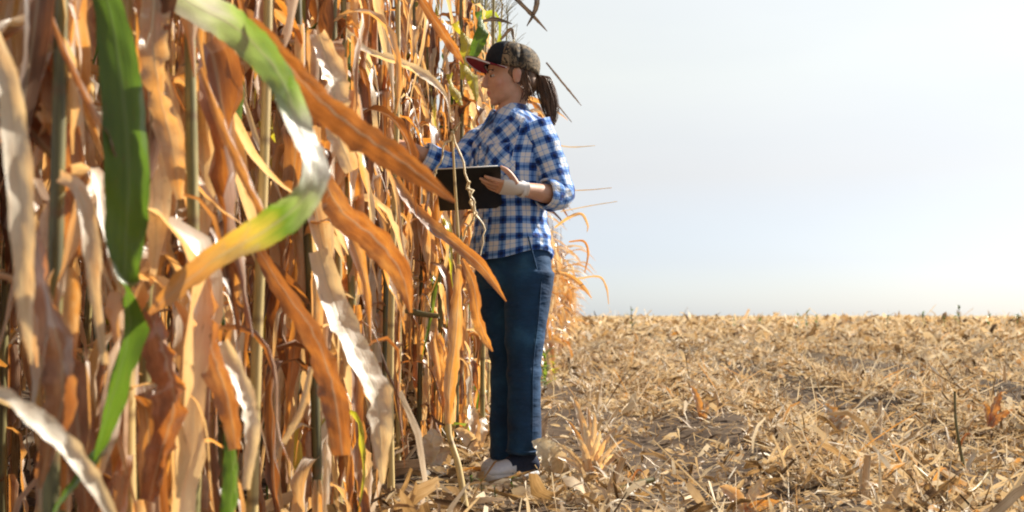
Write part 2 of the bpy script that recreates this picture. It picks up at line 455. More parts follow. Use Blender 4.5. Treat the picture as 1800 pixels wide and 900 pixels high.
def scatter(n, yr, lr, size, wid, hgt, straw_share, seed, tone=None):
    """chopped leaves and straw: n bent strips of three faces each"""
    r = np.random.default_rng(seed)
    a = r.uniform(0, 1, n)
    y = yr[0] + (yr[1] - yr[0]) * a
    l = r.uniform(0, 1, n)
    lo, hi = lr
    lo_ = lo(y) if callable(lo) else np.full(n, lo); hi_ = hi(y) if callable(hi) else np.full(n, hi)
    x = lo_ + (hi_ - lo_) * l + ROW_B * y
    g0 = np.array([gz(a_, b_) for a_, b_ in zip(x, y)])
    # clumps: more pieces and higher heaps where a slow noise is high
    cl = np.array([mnoise.noise(Vector((a_ * 1.7, b_ * 1.5, 5.5))) for a_, b_ in zip(x, y)])
    pat = np.array([mnoise.noise(Vector(((a_ - ROW_B * b_) * 0.9, b_ * 0.22, 9.5))) for a_, b_ in zip(x, y)])
    cl = cl + 0.95 * np.where(y > 4.2, pat, 0)
    keep = r.uniform(0, 1, n) < np.clip(np.where(y < 4.2, 0.25, 0) + 0.55 + 2.0 * cl, 0.07, 1)
    rowd = 0.5 + 0.5 * np.cos(2 * np.pi * (x - ROW_B * y - ROW_A) / 1.5)      # heaped on every second row
    keep &= (r.uniform(0, 1, n) < 0.45 + 0.75 * rowd) | (y < 4.2)
    fur = x - ROW_B * y - 1.93 - 0.08 * np.sin(y * 2.1)            # an open furrow with little straw
    keep &= (np.abs(fur) > 0.17) | (r.uniform(0, 1, n) < 0.30) | (y > 14)
    bare = (x > -0.42) & (x < 0.10) & (y > 3.25) & (y < 4.4)      # trodden soil round the feet
    keep &= ~bare | (r.uniform(0, 1, n) < 0.22)
    x, y, g0, cl = x[keep], y[keep], g0[keep], cl[keep]; n = len(x)
    st = r.uniform(0, 1, n) < straw_share
    L = size * r.lognormal(0, 0.45, n)
    w = np.where(st, wid * 0.28, wid * r.lognormal(-0.1, 0.5, n))
    az = r.uniform(0, 6.283, n)
    pit = r.normal(0.12, 0.42, n)
    bare = (x > -0.42) & (x < 0.10) & (y > 3.25) & (y < 4.4)
    up = (r.uniform(0, 1, n) < np.where(st, 0.20, 0.06)) & ~bare
    pit = np.where(bare, pit * 0.3, pit)
    pit = np.where(up, r.uniform(0.6, 1.5, n), pit)
    z0 = g0 + hgt * r.uniform(0, 1, n) ** 1.6 * (0.5 + 0.9 * np.clip(cl, 0, 1) + 0.7 * (0.5 + 0.5 * np.cos(2 * np.pi * (x - ROW_B * y - ROW_A) / 1.5))) + 0.003
    z0 = np.where(up, g0, np.where(bare, g0 + 0.004, z0))
    bend = np.where(st, r.normal(0, 0.15, n), r.normal(-0.3, 0.9, n))
    rollv = r.uniform(-1.2, 1.2, n)
    V = np.zeros((n, 4, 2, 3)); p = np.stack([x, y, z0], -1)
    p = p - 0.5 * L[:, None] * np.stack([np.cos(az), np.sin(az), np.zeros(n)], -1) * (~up)[:, None]
    for k in range(4):
        ph = pit + bend * (k / 3 - 0.4)
        dvec = np.stack([np.cos(az) * np.cos(ph), np.sin(az) * np.cos(ph), np.sin(ph)], -1)
        side = np.stack([-np.sin(az), np.cos(az), np.zeros(n)], -1)
        nn = np.cross(dvec, side)
        ro = rollv + k * 0.35 * np.sign(rollv)
        sv = side * np.cos(ro)[:, None] + nn * np.sin(ro)[:, None]
        ww = w * (1.0 if k in (1, 2) else 0.6) / 2
        V[:, k, 0] = p - sv * ww[:, None]; V[:, k, 1] = p + sv * ww[:, None]
        p = p + dvec * (L / 3)[:, None]
    zmin = V[..., 2].min(axis=(1, 2)); lift = np.maximum(0, g0 + 0.001 - zmin)
    V[..., 2] += np.where(up, 0, lift)[:, None, None]
    idx = np.arange(n * 8).reshape(n, 4, 2)
    F = np.stack([idx[:, :-1, 0], idx[:, :-1, 1], idx[:, 1:, 1], idx[:, 1:, 0]], -1).reshape(-1, 4)
    UV = np.zeros((n, 4, 2, 2)); UV[..., 0, 0] = 0.15; UV[..., 1, 0] = 0.45
    UV[..., 1] = r.uniform(0, 20, n)[:, None, None] + np.arange(4)[None, :, None] * 0.12
    t = r.beta(1.7, 1.45, n) if tone is None else np.clip(r.normal(tone, 0.18, n), 0, 1)
    t = np.where(r.uniform(0, 1, n) < 0.17, r.uniform(0, 0.2, n), t)
    return V.reshape(-1, 3), F, UV.reshape(-1, 2), np.repeat(t, 8)


def build_residue():
    sets = []
    right = lambda k: (lambda y: 0.62 * y * k + 0.5)
    sets.append(scatter(48000, (2.9, 5.2), (-0.6, right(0.9)), 0.048, 0.0095, 0.045, 0.55, 1))
    sets.append(scatter(15000, (2.9, 4.15), (0.05, right(0.95)), 0.055, 0.011, 0.06, 0.5, 21))
    sets.append(scatter(900, (2.9, 4.1), (0.15, right(0.95)), 0.12, 0.019, 0.06, 0.2, 22))
    sets.append(scatter(1500, (2.9, 6.5), (0.15, right(0.9)), 0.19, 0.020, 0.07, 1.0, 23, tone=0.72))
    sets.append(scatter(2500, (6.5, 14), (-0.2, right(0.8)), 0.22, 0.026, 0.08, 1.0, 24, tone=0.72))
    sets.append(scatter(2600, (2.9, 5.4), (-0.6, right(0.9)), 0.09, 0.020, 0.05, 0.3, 2))
    sets.append(scatter(58000, (5.2, 10), (-0.5, right(0.8)), 0.062, 0.0125, 0.06, 0.5, 3))
    sets.append(scatter(56000, (10, 22), (-0.4, right(0.75)), 0.095, 0.020, 0.08, 0.45, 4))
    sets.append(scatter(30000, (22, 55), (-0.4, right(0.72)), 0.20, 0.05, 0.10, 0.3, 5))
    sets.append(scatter(20000, (55, 180), (-0.4, right(0.7)), 0.5, 0.14, 0.14, 0.3, 6))
    V, F, U, o, T = [], [], [], 0, []
    for v, f, u, t in sets:
        V.append(v); F.append(f + o); U.append(u); T.append(t); o += len(v)
    me = mesh_np('straw_litter', np.vstack(V), np.vstack(F), np.vstack(U), np.concatenate(T), M['straw'])
    tag(link('straw_litter', me), 'chopped straw and torn leaves covering the harvested field', 'straw litter', kind='stuff')
    # dead leaves heaped at the foot of the standing corn
    v, f, u, t = scatter(7000, (1.2, 14), (-2.2, -0.25), 0.15, 0.028, 0.06, 0.3, 9, tone=0.30)
    me = mesh_np('leaf_litter', v, f, u, t, M['straw'])
    tag(link('leaf_litter', me), 'dead leaves lying at the foot of the standing corn', 'leaf litter', kind='stuff')


build_residue()

# ------------------------------------------------------------------ corn plants
def leaf_shape(seed, n=16, nx=4, kind='droop'):
    """a dried corn leaf rooted at the origin, growing towards +X and hanging down"""
    r = np.random.default_rng(1000 + seed)
    L = r.uniform(0.40, 0.74); w = r.uniform(0.032, 0.084)
    s = np.linspace(0, 1, n)
    if kind == 'droop':
        e0, e1, sb, sh = R(r.uniform(45, 75)), R(r.uniform(-98, -72)), r.uniform(0.10, 0.32), r.uniform(6, 20)
    elif kind == 'arch':
        e0, e1, sb, sh = R(r.uniform(45, 70)), R(r.uniform(-75, -35)), r.uniform(0.35, 0.55), r.uniform(4, 8)
    elif kind == 'hang':                 # collapsed against the stalk
        e0, e1, sb, sh = R(r.uniform(-20, 40)), R(r.uniform(-96, -84)), r.uniform(0.04, 0.10), 26
        L *= 0.85
    el = e1 + (e0 - e1) / (1 + np.exp(sh * (s - sb)))
    el = el + 0.22 * np.sin(6.28 * s * r.uniform(0.7, 1.8) + r.uniform(0, 6)) * s
    azw = 0.35 * np.sin(6.28 * s * r.uniform(0.4, 1.2) + r.uniform(0, 6)) * s
    dx = np.stack([np.cos(el) * np.cos(azw), np.cos(el) * np.sin(azw), np.sin(el)], -1) * L / (n - 1)
    P = np.vstack([[0, 0, 0], np.cumsum(dx[:-1], axis=0)])
    prof = np.clip(np.minimum(1.0, 0.55 + s * 3.0), 0, 1) * np.clip((1.02 - s) / 0.5, 0.03, 1) ** 0.8
    W = w * prof * (1 + 0.12 * np.sin(9 * s + seed))
    T = nrm(np.gradient(P, axis=0))
    S = np.tile([0.0, 1.0, 0.0], (n, 1))
    tw = r.normal(0, 1.5) * np.clip((s - 0.12) / 0.7, 0, 1) ** 1.3 + 0.4 * np.sin(5 * s + r.uniform(0, 6)) * s
    S = rot_about(S, T, tw)
    curl = r.uniform(0.3, 1.1) + r.uniform(0.3, 1.7) * s * (r.uniform() < 0.7)
    return ribbon(P, W, S, curl, r.uniform(0.05, 0.13), nx, seed, fray=0.22, crumple=r.uniform(0.02, 0.07))


LEAF = {}
for kd, cnt in (('droop', 30), ('arch', 14), ('hang', 16)):
    LEAF[kd] = []
    for i in range(cnt):
        V, F, U = leaf_shape(i + {'droop': 0, 'arch': 100, 'hang': 200}[kd], 16, 4, kd)
        LEAF[kd].append(mesh_np('corn_leaf', V, F, U, mat=M['dry']))
GLEAF = []
for i in range(4):
    V, F, U = leaf_shape(i + 300, 16, 4, 'droop')
    GLEAF.append((mesh_np('green_corn_leaf', V, F, U, mat=M['green']), mesh_np('yellow_corn_leaf', V, F, U, mat=M['yellow'])))


STRIP = []
for i in range(14):
    r_ = np.random.default_rng(2600 + i); V, F, U = None, None, None
    n_ = 12; s_ = np.linspace(0, 1, n_); L_ = r_.uniform(0.3, 0.6)
    e0_, e1_ = R(r_.uniform(10, 60)), R(r_.uniform(-100, -80))
    el_ = e1_ + (e0_ - e1_) / (1 + np.exp(18 * (s_ - r_.uniform(0.06, 0.25)))) + 0.35 * np.sin(s_ * r_.uniform(4, 11) + r_.uniform(0, 6)) * s_
    az_ = 0.8 * np.sin(s_ * r_.uniform(3, 8) + r_.uniform(0, 6)) * s_
    d_ = np.stack([np.cos(el_) * np.cos(az_), np.cos(el_) * np.sin(az_), np.sin(el_)], -1) * L_ / n_
    P_ = np.vstack([[0, 0, 0], np.cumsum(d_[:-1], axis=0)])
    S_ = rot_about(np.tile([0.0, 1.0, 0.0], (n_, 1)), nrm(np.gradient(P_, axis=0)), r_.normal(0, 3.0) * s_)
    V, F, U = ribbon(P_, r_.uniform(0.008, 0.024) * np.clip(1.05 - s_ ** 2, 0.1, 1), S_, r_.uniform(0.6, 1.6), 0.1, 2, i, 0.25)
    STRIP.append(mesh_np('leaf_strip', V, F, U, mat=M['dry']))


def stalk_shape(seed, H=2.15, r0=0.0105, lean=None, sides=8):
    r = np.random.default_rng(500 + seed)
    n = 40
    s = np.linspace(0, 1, n)
    z = s * H
    lx, ly = (r.normal(0, 0.05), r.normal(0, 0.05)) if lean is None else lean
    P = np.stack([lx * s ** 1.5 + 0.008 * np.sin(7 * s + seed), ly * s ** 1.5 + 0.008 * np.cos(6 * s + seed), z], -1)
    rad = r0 * (1 - 0.55 * s)
    fr = np.abs(((z / 0.17) % 1) - 0.5)
    rad = rad * (1 + 0.20 * np.clip(1 - fr * 7, 0, 1))
    V, F, U = tube(P, rad, sides)
    return V, F, U, P


STALK = []
for i in range(8):
    V, F, U, P = stalk_shape(i)
    STALK.append((mesh_np('stalk', V, F, U, mat=M['stalk']), P))


def sheath_shape(seed):
    """leaf sheath: an open sleeve wrapped round the stalk"""
    r = np.random.default_rng(700 + seed)
    h = r.uniform(0.13, 0.19)
    P = np.stack([np.zeros(7), np.zeros(7), np.linspace(0, h, 7)], -1)
    W = np.array([0.036, 0.042, 0.046, 0.05, 0.052, 0.05, 0.035]) * r.uniform(0.95, 1.25)
    S = np.tile([0.0, 1.0, 0.0], (7, 1))
    V, F, U = ribbon(P, W, S, r.uniform(1.5, 2.2), 0.05, 6, seed, fray=0.1)
    V[:, 0] -= 0.013
    return V, F, U


SHEATH = [mesh_np('sheath', *sheath_shape(i), mat=M['dry']) for i in range(6)]


def ear_shape(seed):
    """a hanging ear in its papery husk: overlapping husk leaves round a thick core"""
    r = np.random.default_rng(900 + seed)
    parts = []
    n = 10; s = np.linspace(0, 1, n)
    L = r.uniform(0.19, 0.25)
    core = np.stack([np.zeros(n), np.zeros(n), -s * L], -1)
    parts.append(tube(core, 0.026 * np.clip(np.sin(np.pi * (0.16 + 0.80 * s)), 0.2, 1), 10))
    for k in range(8):
        a = k * 2.4 + r.uniform(-0.3, 0.3)
        fl = r.uniform(0.0, 0.05) * (r.uniform() < 0.6)
        Ls = L * r.uniform(0.95, 1.45)
        rr = 0.029 * np.clip(np.sin(np.pi * (0.2 + 0.7 * s)), 0.3, 1) + fl * s ** 3 * 3 + 0.002 * k / 8
        P = np.stack([np.cos(a) * rr, np.sin(a) * rr, -s * Ls + 0.01], -1)
        W = 0.055 * np.clip(np.sin(np.pi * (0.15 + 0.83 * s)), 0.05, 1)
        S = np.tile([-math.sin(a), math.cos(a), 0.0], (n, 1))
        parts.append(ribbon(P, W, S, 0.95, 0.03, 4, seed * 10 + k))
    V, F, U = join(parts)
    tilt = Matrix.Rotation(R(r.uniform(-35, -5)), 3, 'Y')
    V = V @ np.array(tilt).T
    return V, F, U


EAR = [mesh_np('ear', *ear_shape(i), mat=M['dry']) for i in range(5)]


def tassel_shape(seed):
    r = np.random.default_rng(1200 + seed); parts = []
    for k in range(9):
        n = 7; s = np.linspace(0, 1, n); a = r.uniform(0, 6.28); L = r.uniform(0.16, 0.28)
        el = R(r.uniform(50, 88)) - s * r.uniform(0.3, 1.3)
        d = np.stack([np.cos(el) * math.cos(a), np.cos(el) * math.sin(a), np.sin(el)], -1) * L / n
        P = np.vstack([[0, 0, 0.02 * k / 9], 0.02 * k / 9 * np.array([0, 0, 1]) + np.cumsum(d[:-1], axis=0)])
        parts.append(tube(P, 0.0028 * (1 - 0.6 * s), 4, cap=False))
    return join(parts)


TASSEL = [mesh_np('tassel', *tassel_shape(i), mat=M['stalk']) for i in range(3)]


def place_leaf(parent, me, z, P, rz, sc, tone, name='leaf', tilt=0.0):
    H = P[-1][2]
    f = min(z / H, 0.999) * (len(P) - 1); i = int(f)
    p = P[i] + (P[min(i + 1, len(P) - 1)] - P[i]) * (f - i)
    o = link(name, me, parent, loc=tuple(p), rot=(tilt, 0, rz), scale=(sc, sc, sc))
    o['tone'] = float(tone)
    return o


def corn_plant(x, y, seed, label, group, reach=1.0, rich=1.0, green=0.05, top=2.2):
    r = np.random.default_rng(3000 + seed)
    g0 = gz(x, y)
    root = empty('corn_plant', (x, y, g0 - 0.01), r.uniform(0, 6.28))
    tag(root, label, 'corn plant', group)
    rz0 = root.rotation_euler[2]
    me, P = STALK[r.integers(len(STALK))]
    hs = r.uniform(0.95, 1.12) + (0.10 if y > 4.6 else 0)
    st = link('stalk', me, root, scale=(1.1, 1.1, hs)); st['tone'] = float(np.clip(r.normal(0.28, 0.18), 0, 1))
    P = P * np.array([1, 1, hs])
    az = r.uniform(0, 6.28)
    for k in range(int(12 * rich)):            # shredded strips of dead leaves
        a_ = r.uniform(0, 6.28); sc = r.uniform(0.7, 1.2)
        if math.cos(a_ + rz0) > 0: sc *= 1 - 0.5 * (1 - reach)
        place_leaf(root, STRIP[r.integers(len(STRIP))], r.uniform(0.35, 2.15), P, a_, sc, np.clip(r.beta(1.3, 1.0), 0, 1), 'leaf_strip', r.normal(0, 0.15))
    for k in range(5 if y < 4.6 else 2):      # broad collapsed leaves hanging down over the stalk
        a_ = r.uniform(0, 6.28); sc = r.uniform(1.0, 1.35)
        place_leaf(root, LEAF['hang'][r.integers(len(LEAF['hang']))], r.uniform(0.5, 2.2), P, a_, sc, np.clip(r.beta(1.2, 0.9), 0, 1), tilt=r.normal(0, 0.12))
    nl = int(round(r.integers(15, 20) * rich))
    for k in range(nl):
        z = 0.12 + (2.22 - 0.12) * (k + r.uniform(-0.3, 0.3)) / nl
        az += math.pi + r.normal(0, 0.5)
        # the world direction the leaf points to; leaves reaching out of the row are shortened by reach
        wd = az + rz0
        out = math.cos(wd)
        pick = r.uniform()
        if z < 0.6: kd = 'hang' if pick < 0.75 else 'droop'
        else: kd = 'hang' if pick < 0.34 else 'droop' if pick < 0.86 else 'arch'
        if kd == 'arch' and out > 0.2 and reach < 0.9: kd = 'droop'
        sc = r.uniform(0.72, 1.05) * (1.18 if y < 2.6 else 1.0)
        if out > 0: sc *= 1 - (1 - reach) * out
        if z < 0.45: sc *= 0.75
        tone = np.clip(r.beta(1.0, 0.85), 0, 1)
        u = r.uniform()
        if u < green: me_l = GLEAF[r.integers(4)][0]
        elif u < green * 2.0: me_l = GLEAF[r.integers(4)][1]
        else: me_l = LEAF[kd][r.integers(len(LEAF[kd]))]
        place_leaf(root, me_l, max(z, 0.05), P, az, sc, tone, tilt=r.normal(0, 0.12))
        if r.uniform() < 0.85:
            place_leaf(root, SHEATH[r.integers(6)], max(z - 0.13, 0.01), P, az, 1.0, np.clip(r.normal(0.55, 0.2), 0, 1), 'sheath')
    if r.uniform() < 0.75:
        place_leaf(root, EAR[r.integers(5)], r.uniform(0.95, 1.25), P, r.uniform(0, 6.28), r.uniform(1.05, 1.3), r.uniform(0.6, 0.95), 'ear')
    t = link('tassel', TASSEL[r.integers(3)], root, loc=tuple(P[-1]), scale=(1, 1, 1)); t['tone'] = 0.4
    return root


seed = 0
y = 1.5
while y < 9.5:
    x = ROW_A + ROW_B * y + random.gauss(0, 0.035) + (0.06 if y > 4.6 else -0.07 if y < 2.3 else -0.15 if 2.9 < y < 4.4 else 0)
    near = y < 4.6
    reach = 0.50 if y < 2.4 else 0.62 if y < 3.1 else 0.40 if y < 4.2 else 0.70 if y < 4.6 else 0.95
    if near: lb, gp = 'dry corn plant in the edge row of standing corn, left of the woman', 'corn plants of the edge row left of the woman'
    else: lb, gp = 'dry corn plant in the edge row of standing corn, farther away than the woman', 'corn plants of the edge row beyond the woman'
    corn_plant(x, y, seed, lb, gp, reach, 1.45 if y < 2.6 else 1.15 if near else 1.0, 0.02 if y < 3 else 0.05)
    seed += 1
    y += random.uniform(0.125, 0.155) if y < 2.4 else random.uniform(0.095, 0.125) if near else random.uniform(0.085, 0.13)
for row, y0, y1, st in ((1, 1.6, 9.5, 0.15), (2, 2.6, 9.5, 0.2), (3, 4.5, 9.5, 0.3)):
    y = y0
    while y < y1:
        x = ROW_A - 0.72 * row + ROW_B * y + random.gauss(0, 0.05)
        corn_plant(x, y, seed, 'dry corn plant standing behind the edge row, seen through its gaps', 'corn plants behind the edge row', 1.0, 0.9, 0.03)
        seed += 1
        y += random.uniform(st * 0.8, st * 1.2)


def far_corn():
    """the rows beyond, which read as one mass"""
    r = np.random.default_rng(77)
    lib = []
    for i in range(14):
        kd = ('droop', 'arch', 'hang', 'droop')[i % 4]
        lib.append(leaf_shape(400 + i, 9, 2, kd))
    sv = [stalk_shape(20 + i, sides=5)[:3] for i in range(3)]
    V, F, U, T, o = [], [], [], [], 0

    def add(v, f, u, x, yy, z, rz, sc, tone):
        nonlocal o
        c, s_ = math.cos(rz), math.sin(rz)
        w = v * sc
        w = np.stack([w[:, 0] * c - w[:, 1] * s_ + x, w[:, 0] * s_ + w[:, 1] * c + yy, w[:, 2] + z], -1)
        V.append(w); F.append(f + o); U.append(u); T.append(np.full(len(v), tone)); o += len(v)
    spots = []
    yy = 9.6
    while yy < 60:
        spots.append((0, yy)); yy += r.uniform(0.15, 0.24) * (1 if yy < 25 else 1.8)
    for row in range(1, 4):
        yy = 9.6
        while yy < 40:
            spots.append((row, yy)); yy += r.uniform(0.3, 0.5)
    for row in range(4, 9):
        yy = 2.0
        while yy < 30:
            spots.append((row, yy)); yy += r.uniform(0.16, 0.26)
    for row, yy in spots:
        x = ROW_A - 0.72 * row + ROW_B * yy + r.normal(0, 0.05) + 0.32 * min(1, max(0, (yy - 8) / 12))
        z0 = gz(x, yy)
        v, f, u = sv[r.integers(3)]
        add(v, f, u, x, yy, z0, r.uniform(0, 6.28), r.uniform(0.92, 1.05), 0.4)
        for k in range(10):
            v, f, u = lib[r.integers(len(lib))]
            add(v, f, u, x, yy, z0 + 0.2 + 1.8 * (k + r.uniform(-.4, .4)) / 12, r.uniform(0, 6.28), r.uniform(0.85, 1.3), r.beta(2.4, 1.3))
    me = mesh_np('far_corn', np.vstack(V), np.vstack(F), np.vstack(U), np.concatenate(T), M['dry_geo'])
    tag(link('far_corn', me), 'standing dry corn stretching away towards the horizon', 'corn', kind='stuff')


M['dry_geo'] = leaf_mat('dry_leaf_far', DRY_REF, DRY_TRA, source='GEOMETRY', trans=0.3)
far_corn()

# ------------------------------------------------------------------ single leaves and plants in the foreground
def blade(name, pts, parent, mat, tone=0.5, curl=0.5, ripple=0.04, n=34, seed=1, label=None, nx=8, fray=0.10, crumple=0.026, wk=0.80):
    """a leaf laid through points (px, py, distance, width in px, twist in degrees about its own line)"""
    Q = np.array([[*at(p[0], p[1], p[2]), p[3] / FPX * p[2], R(p[4])] for p in pts])
    C = catmull(Q, int(n * 1.5))
    n = len(C); P = C[:, :3]; W = np.maximum(C[:, 3] * wk, 0.002); tw = C[:, 4]
    T = nrm(np.gradient(P, axis=0))
    S = np.cross(T, np.array([0.0, 1.0, 0.0]))
    S = rot_about(nrm(S), T, tw)
    V, F, U = ribbon(P, W, S, curl, ripple * 1.5, nx, seed, fray, crumple)
    o0 = Vector(parent.location) if parent is not None else Vector((0, 0, 0))
    V = V - np.array(o0)
    o = link(name, mesh_np(name, V, F, U, mat=mat), parent)
    o['tone'] = tone
    if label: o['label'] = label
    return o


def hero_plant(px, d, label, tone, r0=0.011, lean=(0, 0), top=2.2, lean_px=None):
    base = Vector(((px - 900) / FPX * d, d, 0)); base.z = gz(base.x, base.y) - 0.01
    root = empty('corn_plant', base)
    tag(root, label, 'corn plant', 'corn plants nearest the camera')
    V, F, U, P = stalk_shape(int(px) % 97 + 30, top, r0, lean, 12)
    o = link('stalk', mesh_np('stalk', V, F, U, mat=M['stalk']), root); o['tone'] = tone
    return root, P


D = M['dry']
h1, P1 = hero_plant(102, 1.45, 'near corn plant with a long dark green leaf hanging beside its olive stalk', 0.12, 0.0125, (-0.02, 0.02))
blade('leaf', [(120, -150, 1.45, 50, 0), (185, -10, 1.42, 64, 0), (212, 130, 1.40, 94, -10), (226, 290, 1.39, 106, -12), (222, 410, 1.40, 92, -15),
               (219, 475, 1.40, 64, -40), (222, 520, 1.40, 76, -125), (228, 580, 1.41, 86, -145), (205, 670, 1.42, 76, -150), (183, 750, 1.44, 54, -150), (165, 812, 1.46, 4, -170)],
      h1, M['green'], 0.25, 0.62, 0.025, 44, 3, 'long green leaf hanging down the whole picture')
blade('leaf', [(84, 12, 1.44, 14, 0), (112, 80, 1.42, 26, 30), (150, 160, 1.40, 30, 40), (188, 232, 1.38, 26, 40), (205, 275, 1.38, 8, 40)], h1, D, 0.35, 1.2, 0.02, 20, 4)
blade('leaf', [(84, 12, 1.44, 16, 0), (50, 30, 1.42, 26, -30), (5, 62, 1.4, 30, -30), (-60, 110, 1.4, 20, -30)], h1, D, 0.30, 0.9, 0.02, 18, 5)
blade('leaf', [(60, 410, 1.42, 50, 10), (78, 500, 1.38, 74, 30), (104, 610, 1.36, 96, 20), (110, 700, 1.36, 80, 0), (85, 790, 1.38, 40, -10), (70, 860, 1.4, 8, 0)], h1, D, 0.28, 0.6, 0.05, 26, 6)
blade('leaf', [(-25, 30, 1.22, 50, 30), (15, 150, 1.2, 56, -20), (30, 300, 1.2, 66, -40), (42, 440, 1.2, 52, -20), (48, 560, 1.21, 40, 10), (55, 640, 1.22, 6, 0)], h1, D, 0.92, 0.7, 0.05, 28, 7)
blade('leaf', [(-90, 660, 1.18, 60, -70), (0, 702, 1.17, 62, -75), (70, 745, 1.17, 62, -60), (130, 805, 1.18, 56, -50), (172, 862, 1.2, 40, -45), (220, 950, 1.24, 10, -40)], h1, D, 1.0, 0.9, 0.04, 26, 8,
      'sunlit pale leaf arching across the lower left corner')
blade('leaf', [(105, 310, 1.40, 30, 0), (140, 340, 1.36, 42, -40), (160, 430, 1.35, 44, -30), (172, 520, 1.35, 36, 20), (185, 640, 1.36, 20, 0)], h1, D, 0.85, 0.9, 0.04, 20, 9)
blade('leaf', [(195, 770, 1.5, 36, 0), (160, 820, 1.46, 44, 40), (110, 880, 1.44, 30, 50), (70, 940, 1.44, 10, 50)], h1, M['green'], 0.5, 0.6, 0.03, 16, 10)

h2, P2 = hero_plant(330, 1.72, 'near corn plant with a half green leaf arching out and curling back', 0.30, 0.0125, (0.02, 0.0))
blade('leaf', [(250, -60, 1.66, 50, 10), (330, 2, 1.60, 74, 10), (405, 42, 1.52, 86, 15), (462, 92, 1.44, 90, 25), (500, 150, 1.39, 66, 10), (524, 225, 1.36, 72, -45),
               (550, 290, 1.34, 84, -55), (530, 352, 1.34, 82, -40), (468, 404, 1.36, 78, 0), (395, 446, 1.40, 74, 25), (320, 500, 1.46, 64, 20), (262, 552, 1.52, 10, 10)],
      h2, M['turning'], 0.5, 0.5, 0.03, 60, 11, 'half green leaf arching out and curling back to an orange tip')
blade('leaf', [(440, 40, 1.50, 40, 10), (500, 108, 1.50, 70, 30), (565, 178, 1.54, 84, 40), (640, 238, 1.60, 88, 40), (715, 290, 1.66, 70, 35), (800, 355, 1.74, 8, 20)],
      h2, D, 0.22, 0.45, 0.03, 34, 12, 'broad orange leaf slanting down in front of the clipboard')
blade('leaf', [(280, -30, 1.62, 66, 0), (270, 70, 1.58, 70, -20), (282, 170, 1.57, 62, 30), (302, 255, 1.57, 60, -20), (316, 350, 1.6, 20, 0)], h2, D, 0.72, 0.7, 0.09, 28, 13)
blade('leaf', [(352, 120, 1.68, 16, 0), (390, 210, 1.64, 34, 30), (435, 310, 1.6, 38, 40), (475, 400, 1.58, 20, 40)], h2, D, 0.45, 1.3, 0.02, 20, 14)
blade('leaf', [(345, 430, 1.7, 40, 10), (362, 510, 1.66, 84, 35), (372, 610, 1.64, 84, 30), (400, 700, 1.62, 64, 10), (415, 790, 1.62, 30, 10)], h2, D, 0.30, 0.6, 0.05, 26, 15)
blade('leaf', [(262, 545, 1.62, 40, 0), (290, 625, 1.58, 100, 30), (306, 710, 1.56, 96, 25), (282, 800, 1.56, 66, 15), (262, 880, 1.57, 40, 0)], h2, D, 0.25, 0.7, 0.07, 26, 16)
blade('leaf', [(395, 600, 1.60, 30, 0), (425, 690, 1.56, 52, -50), (440, 760, 1.55, 44, -40), (432, 860, 1.56, 20, -20)], h2, D, 0.95, 1.0, 0.05, 20, 17)
blade('leaf', [(402, 760, 1.66, 20, 0), (408, 830, 1.64, 44, 20), (404, 900, 1.63, 46, 20), (400, 960, 1.64, 20, 20)], h2, M['green'], 0.3, 0.6, 0.03, 16, 18)

h3, P3 = hero_plant(450, 1.98, 'near corn plant with long brown leaves drooping to the ground', 0.55, 0.012, (0.03, 0.02))
blade('leaf', [(452, 435, 1.92, 26, 0), (495, 505, 1.86, 50, 20), (548, 580, 1.82, 66, 30), (578, 655, 1.82, 72, 25), (592, 720, 1.82, 64, 0), (602, 800, 1.84, 44, 10)], h3, D, 0.24, 0.6, 0.04, 30, 20)
blade('leaf', [(548, 645, 1.9, 14, 0), (530, 720, 1.88, 20, 0), (500, 780, 1.87, 18, 30)], h3, D, 0.9, 1.0, 0.03, 16, 21)
blade('leaf', [(560, 300, 2.1, 40, 0), (600, 370, 2.04, 70, 20), (660, 420, 2.0, 76, 25), (705, 480, 2.0, 58, 20), (722, 550, 2.02, 10, 0)], h3, D, 0.3, 0.6, 0.04, 28, 22)
blade('leaf', [(560, 440, 2.2, 50, 0), (590, 540, 2.15, 66, -30), (625, 620, 2.1, 78, -50), (660, 690, 2.1, 80, -50), (668, 760, 2.12, 54, -30), (672, 850, 2.14, 10, 0)], h3, D, 0.98, 0.55, 0.04, 30, 23,
      'grey white sunlit leaf hanging near the foot of the row')
blade('leaf', [(560, 60, 2.2, 40, 0), (585, 140, 2.16, 70, -40), (590, 220, 2.15, 62, -20), (620, 300, 2.15, 40, 10)], h3, D, 0.85, 0.8, 0.08, 24, 24)

h4, P4 = hero_plant(590, 2.7, 'corn plant with a whitish twisted leaf beside a short bright green one', 0.5, 0.012, (0.02, 0.0))
blade('leaf', [(572, 10, 2.66, 14, 0), (592, 40, 2.62, 28, -50), (628, 82, 2.6, 36, -55), (684, 108, 2.58, 40, -60), (740, 132, 2.56, 40, -50), (782, 168, 2.56, 12, -40), (792, 215, 2.56, 4, -40)],
      h4, D, 1.0, 1.0, 0.04, 28, 25, 'whitish twisted leaf reaching out of the row')
blade('leaf', [(620, 70, 2.66, 16, 0), (622, 115, 2.62, 34, 140), (618, 165, 2.62, 34, 150), (612, 200, 2.63, 6, 150)], h4, M['green'], 0.6, 0.5, 0.03, 16, 26, 'short bright green leaf')
blade('leaf', [(596, 30, 2.7, 30, 150), (600, 70, 2.68, 32, 160), (596, 120, 2.68, 12, 160)], h4, M['green'], 0.4, 0.5, 0.03, 14, 27)

